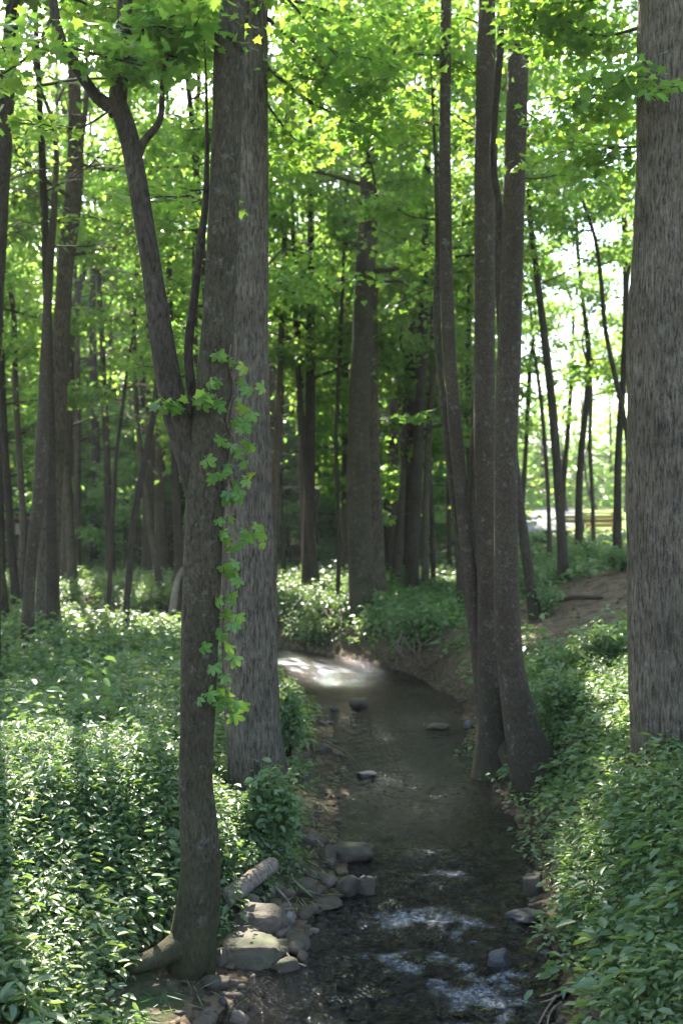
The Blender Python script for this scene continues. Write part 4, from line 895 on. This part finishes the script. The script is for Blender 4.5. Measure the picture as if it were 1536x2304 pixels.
rl = np.random.default_rng(31); n = 8000; xx = rl.uniform(-5, 8, n); yy = 4.6+19*rl.random(n)**1.3; hh, ee, _ = height(xx, yy, True)
k = (ee > .03) & ((ee < 1.0) | (rl.random(n) < 2.6*np.exp(-(((xx-5.4)/3.0)**2+((yy-17.0)/3.6)**2)))); xx, yy, hh = xx[k], yy[k], hh[k]; n = len(xx); an = rl.uniform(0, 6.28, n); L = rl.uniform(.03, .075, n)*(1+.05*(yy-5))
V, F, nf = leaves(np.c_[xx, yy, hh+.012], np.c_[np.cos(an), np.sin(an), rl.normal(0, .2, n)], np.c_[rl.normal(0, .35, n), rl.normal(0, .35, n), np.ones(n)], L, L*.7, LEAF2)
add('leaf_litter', mesh_np('leaf_litter', V, F, M['leaf_dead'], {'var': ('FACE', np.repeat(rl.random(n), nf))}), label='dry brown leaves strewn on the bare banks and the dirt slope', cat='leaf litter', kind='stuff')

# ------------------------------------------------------------------ fallen wood and roots
def log(name, label, pts, r, mat='dead_wood', segs=18, cat='log', taper=.85, seed=0, rough=.08, group=None):
    s = smooth_path(pts, 24); acc = Acc(); capped(acc, s, np.linspace(r, r*taper, 24), segs, rough=rough*1.6, seed=seed)
    return add(name, acc.mesh(name, M[mat], s[0]), None, s[0], label, cat, group)
a_, da = hit(505, 2062); b_, db = hit(612, 2020)
log('fallen_log', 'short thick fallen log resting on stones right of the forked tree', [a_+[0, 0, .10], (a_+b_)/2+[0, 0, .17], b_+[0, .05, .22]], .072)
a_, _ = hit(1228, 1362); b_, _ = hit(1352, 1350)
log('fallen_log', 'thin dark fallen log lying across the bare dirt slope', [a_+[0, 0, .05], (a_+b_)/2+[0, 0, .09], b_+[0, 0, .03]], .05, 'bark_dark', taper=.6)
a_, _ = hit(388, 1352); c_ = P(412, 1278, 23.0)
log('dead_branch', 'pale dead branch leaning by the left side of the forked tree', [P(388, 1352, 22.6)-[0, 0, .3], P(398, 1310, 22.8), c_], .085, 'dead_wood', 10, 'branch', .6)
pile, dpile = hit(375, 1318)
for k, (ox, oz, oy, rr, ln, mt, lb) in enumerate([(0, .12, 0, .16, 2.2, 'bark_dark', 'dark log at the bottom front of the log pile behind the forked tree'), (.25, .14, .45, .17, 2.0, 'bark_dark', 'dark log at the bottom back of the log pile'), (.3, .40, .2, .15, 1.7, 'bark_dark', 'dark log lying second from top of the log pile'), (.55, .66, .25, .13, 1.2, 'wood_ochre', 'yellow barkless log on top of the dark log pile')]):
    log('pile_log', lb, [pile+[ox-ln/2+.3, oy, oz], pile+[ox+.3, oy+.05, oz+.03], pile+[ox+ln/2+.3, oy-.03, oz]], rr, mt, 12, seed=k)
rb, drb = hit(960, 1515)
root = empty('root_tangle', rb, 'tangle of bare brown roots on the undercut far bank left of the stem clump', 'roots')
rr_ = np.random.default_rng(3)
for k in range(16):
    p0 = rb+[rr_.uniform(-.55, .75), rr_.uniform(.15, .6), rr_.uniform(.4, .75)]; p2 = rb+[rr_.uniform(-.7, .9), rr_.uniform(-.25, .1), rr_.uniform(-.05, .1)]
    pm = (p0+p2)/2+[rr_.normal(0, .2), -.18, rr_.normal(.05, .1)]
    acc = Acc(); s = smooth_path([p0, pm, p2], 12); r0 = rr_.uniform(.010, .032); capped(acc, s, np.linspace(r0, r0*.4, 12), 6, rough=.1, seed=k)
    add('root', acc.mesh('root', M['root'], rb), root)
for k, (a, b, c, lb) in enumerate([((1290, 2205), (1255, 2235), (1215, 2250), 'pale twig lying in water between the black rock and right bank'), ((1290, 2235), (1240, 2255), (1215, 2262), 'forked pale twig low in the water near the right bank'),
                                   ((1300, 2165), (1325, 2120), (1348, 2070), 'dark broken stick jutting up from the right bank leaves'), ((1250, 2250), (1225, 2285), (1205, 2330), 'bundle-like pale stick at the bottom right of the stream'), ((1262, 2262), (1238, 2290), (1228, 2325), 'thin pale stick right beside the bundle-like stick'),
                                   ((615, 2000), (645, 2045), (668, 2075), 'thin straight twig leaning on the stones right of the log'), ((640, 2145), (660, 2170), (690, 2180), 'thin twig trailing into water from the mossy slab'), ((695, 1640), (702, 1680), (708, 1712), 'short upright twig on the left gravel edge'), ((730, 1668), (770, 1690), (800, 1715), 'thin pale twig along the left gravel edge')]):
    q = [hit(*t)[0]+[0, 0, .015] for t in (a, b, c)]
    if 'jutting' in lb: q = [P(a[0], a[1], 6.6), P(b[0], b[1], 6.7), P(c[0], c[1], 6.75)]
    if 'leaning' in lb or 'upright' in lb: q[0] = q[2]+[(a[0]-c[0])/FPX*7, .05, .22]; q[1] = (q[0]+q[2])/2+[.01, 0, .02]
    log('twig', lb, q, .009 if 'dark' not in lb else .016, 'dead_wood' if 'dark' not in lb else 'bark_dark', 6, 'twig', .5, k)

# ------------------------------------------------------------------ the creeper on the forked tree
def lf_mesh(var, seed):
    rng = np.random.default_rng(seed); Vs, Fs = [], []; n0 = 0
    prof = np.array([[0, 0], [.25, .11], [.5, .23], [.7, .24], [.88, .13], [1.0, 0]])
    for ang, ln in zip((-1.55, -.78, 0, .78, 1.55), (.66, .94, 1.0, .94, .66)):
        ang += rng.normal(0, .12); ln *= .088*rng.uniform(.9, 1.1); dr = np.array([math.sin(ang), 0, -math.cos(ang)]); sdv = np.array([math.cos(ang), 0, math.sin(ang)]); dp = rng.uniform(.1, .35)
        mid = [dr*u*ln+np.array([0, -1, 0])*(.25*u-dp*u*u*1.2)*ln for u, _ in prof]
        Lf = [mid[q]+sdv*prof[q, 1]*ln*.9+np.array([0, -.10*prof[q, 1]*ln*4, 0]) for q in range(6)]; Rt = [mid[q]-sdv*prof[q, 1]*ln*.9+np.array([0, -.10*prof[q, 1]*ln*4, 0]) for q in range(6)]
        V = np.array(mid+Lf[1:5]+Rt[1:5]); L_ = [0, 6, 7, 8, 9, 5]; R_ = [0, 10, 11, 12, 13, 5]
        for q in range(5):
            Fs.append([q+n0, q+1+n0, L_[q+1]+n0, L_[q]+n0] if q not in (0, 4) else ([0+n0, 1+n0, 6+n0, 6+n0] if q == 0 else [4+n0, 5+n0, 9+n0, 9+n0]))
            Fs.append([q+n0, R_[q]+n0, R_[q+1]+n0, q+1+n0] if q not in (0, 4) else ([0+n0, 10+n0, 1+n0, 1+n0] if q == 0 else [4+n0, 13+n0, 5+n0, 5+n0]))
        Vs.append(V); n0 += len(V)
    f4 = np.array([f for f in Fs if f[2] != f[3]]); f3 = np.array([f[:3] for f in Fs if f[2] == f[3]])
    ac = Acc(); V, F = tube(np.array([[0, 0, 0], [0, .02, .02], [0, .07, .015]]), [.0016, .0018, .002], 4)
    V2 = np.vstack(Vs+[V]); f4 = np.vstack([f4, F+n0])
    return mesh_np('leaf', V2, [f4, f3], M['leaf_creeper'], {'var': ('FACE', np.full(len(f4)+len(f3), var))})
LFM = [lf_mesh(v, 50+k) for k, v in enumerate((.0, .1, .25, .35, .6, .95))]
def t1_front(py, px):
    z = CAMZ-(py-1152)/FPX*6.2; k = np.argmin(abs(t1[:, 2]-z)); c = t1[k]; x_ = (px-768)/FPX*6.2
    u = np.clip((x_-c[0])/c[3], -1.2, 1.9); yo = math.sqrt(max(0, 1-min(1, u*u)))
    return np.array([x_, c[1]-c[3]*yo-.03, z])
vs = [t1_front(py, px) for px, py in [(520, 1640), (505, 1560), (497, 1450), (500, 1350), (498, 1270), (505, 1180), (520, 1120), (512, 1060), (522, 1000), (508, 940), (522, 870), (512, 810), (516, 770)]]
vine = empty('creeper_vine', vs[0], 'bright green five-fingered creeper climbing the forked tree trunk', 'vine')
s = smooth_path(vs, 90); acc = Acc(); capped(acc, s, np.linspace(.013, .005, 90), 7, rough=.15, seed=2)
add('stem', acc.mesh('stem', M['root'], vs[0]), vine)
rv = np.random.default_rng(8)
LV = [(512, 820), (545, 832), (497, 812), (493, 872), (540, 862), (556, 880), (490, 915), (530, 905), (548, 925), (566, 938), (497, 925), (522, 955), (540, 975), (552, 962), (500, 1000), (520, 1012), (560, 1010), (534, 1030), (468, 1048), (505, 1058), (547, 1048), (562, 1075), (475, 1090), (500, 1078), (530, 1098), (512, 1122), (500, 1130), (538, 1115), (490, 1182), (515, 1178), (500, 1210), (545, 1205), (562, 1215), (540, 1232), (500, 1286), (525, 1280), (515, 1300), (538, 1318), (490, 1362), (520, 1350), (512, 1385), (530, 1400), (484, 1432), (505, 1398), (520, 1420), (512, 1470), (528, 1492), (478, 1515), (500, 1540), (470, 1570), (500, 1590), (530, 1596), (452, 1582), (486, 1600), (520, 1606), (575, 1195), (592, 1212), (590, 1235), (590, 880)]
LV = LV+[(a+rv.normal(0, 14), b+rv.normal(8, 16)) for a, b in LV[::3] if a < 570]
for k, (px, py) in enumerate(LV):
    p = t1_front(py-14, px); o = add('leaf', LFM[rv.integers(0, 6) if px > 535 else rv.integers(0, 4)], vine, p-vs[0]+[0, -rv.uniform(.0, .08), 0])
    o.rotation_euler = (rv.normal(.25, .3), rv.normal((px-512)/120, .35), rv.normal((px-505)/90, .4)); o.scale = (rv.uniform(.62, 1.02),)*3

# ------------------------------------------------------------------ shrubs that stand out
def bush(label, px, py, wp, hp, per=24, size=.07, mat='leaf_under', seed=0, name='shrub', stems=9, d=None):
    rng = np.random.default_rng(900+seed); p, dd = hit(px, py, False) if d is None else (P(px, py, d), d); rw = wp/2/FPX*dd; rh = hp/FPX*dd; acc = Acc(); cen = []; rad = []
    for q in range(stems):
        a_ = rng.uniform(0, 6.28); u = rng.uniform(.2, 1); tip = p+[math.cos(a_)*rw*u, math.sin(a_)*rw*u, rh*rng.uniform(.6, 1.0)*(1.1-.4*u)]
        m_ = p+(tip-p)*.5+[0, 0, rh*.12]; V, F = tube(np.array([p-[0, 0, .05], m_, tip]), [.008, .006, .003], 4); acc.put(V, F)
        for t in (.35, .6, .8, 1.0): cen.append(p+(m_-p)*2*t if t < .5 else m_+(tip-m_)*(2*t-1)); rad.append(rw*.38)
    root = empty(name, p, label, 'shrub'); add('stem', acc.mesh('stem', M['bark_dark'], p), root)
    add('foliage', leaf_cloud('foliage', cen, rad, per, size, M[mat], rng, LEAF4, .7, p, tilt=.5, holes=False), root)
bush('round green bush alone on the bare dirt slope', 1225, 1385, 80, 80, 26, .07, seed=1)
bush('sunlit broad-leaved bush left of the massive trunk', 1360, 1500, 150, 90, 26, .075, seed=2, stems=14)
bush('bright green bush by the gravel drive behind the thin stems', 1208, 1245, 60, 50, 26, .12, seed=3)
bush('green bush at the foot of the tallest leaning clearing stem', 1310, 1285, 100, 60, 26, .09, seed=4, stems=12)
bush('green bush spreading at the top of the dirt slope by the massive trunk', 1395, 1285, 90, 60, 26, .09, seed=5, stems=12)
bush('leafy bush overhanging the left water edge right of the straight tree', 650, 1720, 90, 190, 26, .07, seed=6, stems=16)
bush('leafy bush hanging over the stones right of the forked tree', 600, 1930, 170, 190, 26, .075, seed=7, stems=22)
bush('pale green bush on the far bank above the root tangle', 930, 1470, 190, 110, 24, .08, seed=8, stems=18)
bush('yellow-green bush on the far bank at the foot of the stout middle tree', 855, 1430, 100, 70, 22, .08, seed=9, stems=12)
bush('sunny pale bush on the far bank left of the stout middle tree', 700, 1450, 170, 70, 22, .085, seed=10, stems=16)
bush('dark green bush at the foot of the straight dark tree', 915, 1325, 110, 50, 24, .1, seed=11, stems=12)
bush('leafy bush behind the foot of the stem clump on the right bank', 1260, 1640, 150, 130, 26, .075, seed=12, stems=18)
bush('bright leafy bush in the sun patch behind the leaning dark pole', 330, 1400, 150, 90, 24, .09, seed=13, stems=16)

# ------------------------------------------------------------------ cabin at the left edge
cg = H(-13, 40); cab = empty('cabin', (-15.6, 41, cg), 'dark wooden cabin with an open porch at the left edge behind the trees', 'cabin')
def part(name, mesh, loc, rot=(0, 0, 0), parent=None):
    o = add(name, mesh, parent, loc); o.rotation_euler = rot; return o
CABX = 3.35
part('floor', box_mesh('floor', 6.7, 3.4, .18, M['wood_dark']), (0, .2, .30), parent=cab)
for k in range(7): part('wall_board', box_mesh('wall_board', 6.6, .06, .30, M['wood_brown']), (0, 1.6, .55+k*.31), parent=cab)
for xx_ in (-CABX+.1, -1.2, 1.1, CABX-.12): part('post', box_mesh('post', 2.3, .13, .13, M['wood_dark']), (xx_, -1.4, 1.5), (0, math.radians(90), 0), cab)
for k in range(4): part('railing_board', box_mesh('railing_board', 6.5, .04, .15, M['wood_brown']), (0, -1.49, .50+k*.17), parent=cab)
part('beam', box_mesh('beam', 6.8, .12, .16, M['wood_pale']), (0, -1.45, 2.05), (0, math.radians(1.2), 0), cab)
rfm = box_mesh('roof', 7.2, 2.5, .10, M['shingle'])
ra = part('roof', rfm, (0, -1.0, 2.72), (math.radians(28), 0, 0), cab); part('roof', rfm, (0, 1.15, 2.72), (math.radians(-28), 0, 0), cab)
dr = part('door', box_mesh('door', .9, .06, 1.95, M['wood_dark']), (.4, 1.53, 1.4), parent=cab); part('handle', box_mesh('handle', .12, .04, .03, M['white']), (.36, -.05, 0), parent=dr)
for k, (xx_, lb) in enumerate([(1.9, 0), (2.5, 0)]): wn_ = part('window', box_mesh('window', .5, .05, .56, M['wood_pale']), (xx_, 1.55, 1.5), parent=cab); part('pane', box_mesh('pane', .40, .02, .45, M['white']), (0, -.03, 0), parent=wn_)
for xx_ in (-3, 0, 3): part('pier', box_mesh('pier', .3, .3, .5, M['rock']), (xx_, -1.1, .05), parent=cab)

# ------------------------------------------------------------------ furniture in the clearing
def table(name, label, px, py, d, w_, top_mat, leg_mat, rz=0, bench=True, slats=0, slat_mat='wood_ochre', hgt=.74, cat='table'):
    p = P(px, py, d); p[2] = H(p[0], p[1]); root = empty(name, p, label, cat); root.rotation_euler = (0, 0, rz)
    bm_ = box_mesh('top_plank', w_, .15, .05, M[top_mat])
    for k in range(5): part('top_plank', bm_, (0, -.34+.17*k, hgt), parent=root)
    for sx in (-1, 1):
        for sy in (-1, 1): part('leg', box_mesh('leg', hgt, .09, .07, M[leg_mat]), (sx*w_*.36, sy*.28, hgt/2-.03), (0, math.radians(90), 0), root)
        part('cross_beam', box_mesh('cross_beam', 1.3 if bench else .7, .06, .08, M[leg_mat]), (sx*w_*.36, 0, .40), (0, 0, math.radians(90)), root)
    if bench:
        for sy in (-1, 1): part('bench', box_mesh('bench', w_, .26, .045, M[top_mat]), (0, sy*.66, .46), parent=root)
    for k in range(slats): part('side_slat', box_mesh('side_slat', w_*.96, .03, .15, M[slat_mat]), (0, -.42, .58-.17*k), parent=root)
    return root
dt = 41.0
table('picnic_table', 'dark-topped picnic table with ochre timber side boards in the clearing', 1352, 1205, dt, 1.5, 'wood_dark', 'wood_ochre', .05, True, 3)
table('picnic_table', 'green picnic table left of the ochre-sided table', 1288, 1205, 40.5, 1.1, 'wood_green', 'wood_green', -.1, True, 2)
table('bench', 'low dark plank bench left of the tallest leaning stem', 1250, 1225, 33, .75, 'wood_dark', 'wood_dark', .1, False, 0, hgt=.5, cat='bench')
# red bucket by the curving stem
p = P(1296, 1218, 31); p[2] = H(p[0], p[1]); acc = Acc()
pr_ = np.array([[0, 0, 0], [0, 0, .02], [0, 0, .27], [0, 0, .29], [0, 0, .28], [0, 0, .04]]); V, F = tube(pr_+[0, 0, 0], [.10, .105, .14, .15, .13, .10], 20); acc.put(V, F)
bk = empty('bucket', p, 'small red bucket beside the dark curving stem before the clearing', 'bucket'); add('body', acc.mesh('body', M['red']), bk)
acc = Acc(); th = np.linspace(0, math.pi, 14); V, F = tube(np.c_[.14*np.cos(th), 0*th, .27+.14*np.sin(th)], np.full(14, .006), 5); acc.put(V, F); add('handle', acc.mesh('handle', M['wood_dark']), bk)

# ------------------------------------------------------------------ say which tree is which
MARKS = [(-400, 'left edge'), (106, 'bowed tree'), (283, 'leaning pole'), (440, 'forked tree'), (590, 'thick straight tree'), (812, 'stout middle tree'), (1010, 'leaning clump stem'), (1150, 'stem clump'), (1380, 'massive trunk'), (2400, 'right edge')]
ORD = ['first', 'second', 'third', 'fourth', 'fifth', 'sixth', 'seventh', 'eighth', 'ninth', 'tenth', 'eleventh', 'twelfth', 'thirteenth']
def bearing(o): return 768+FPX*o.location[0]/max(o.location[1], 1)
def name_apart(objs, kind):
    for (p0, a), (p1, b) in zip(MARKS, MARKS[1:]):
        row = sorted([o for o in objs if p0 <= bearing(o) < p1], key=bearing)
        for k, o in enumerate(row): o['label'] = ('%s from left of %s between %s and %s' % (ORD[k], kind, a, b)) if len(row) > 1 else 'only one of %s between %s and %s' % (kind, a, b)
tops = [o for o in C.objects if o.parent is None and 'group' in o]
wood = [o for o in tops if o['group'] == 'trees of the deep wood' and o.location[1] < 42]
for o in wood: o['group'] = 'nearer trees of the wood'
name_apart([o for o in wood if o.get('tall')], 'tall wood trees'); name_apart([o for o in wood if not o.get('tall')], 'short bushy trees')
name_apart([o for o in tops if o['group'] == 'young trees of the middle distance'], 'thin young trees')
for o in tops:
    if o['group'] == 'trees of the deep wood': o['label'] = 'small slim tree far back in the deep wood behind the nearer trees'
for g, lab in (('sunlit trees past the clearing', '%s from left of pale sunlit trees past the far side of the clearing'), ('dark low trees behind the clearing', '%s from left of low dark trees at the back of the clearing')):
    for k, o in enumerate(sorted([o for o in tops if o['group'] == g], key=bearing)): o['label'] = lab % ORD[k]
for sd_, wd in ((-1, 'left'), (1, 'right')):
    for k, o in enumerate(sorted([o for o in tops if o['group'] == 'shade trees beside the banks' and o.location[0]*sd_ > 0], key=lambda o: o.location[1])): o['label'] = '%s nearest tall shade tree at the %s side whose crown reaches into view' % (ORD[k], wd)

# ------------------------------------------------------------------ the hazy air of the wood
V, F = box_vf(0, 270, 24, 900, 700, 52)
hm, ht, ho = mat_new('pale_haze')
pv = nd(ht, 'ShaderNodeVolumePrincipled', {'Color': (.93, .97, 1.0, 1), 'Density': HAZE, 'Anisotropy': .35})
ht.links.new(pv.outputs[0], ho.inputs[1])
add('haze', mesh_np('haze', V, F, hm, smooth=False), kind='stuff', label='thin pale haze in the air of the wood', cat='haze')

print('TRIS', sum(len(m.loops)-2*len(m.polygons) for m in bpy.data.meshes))
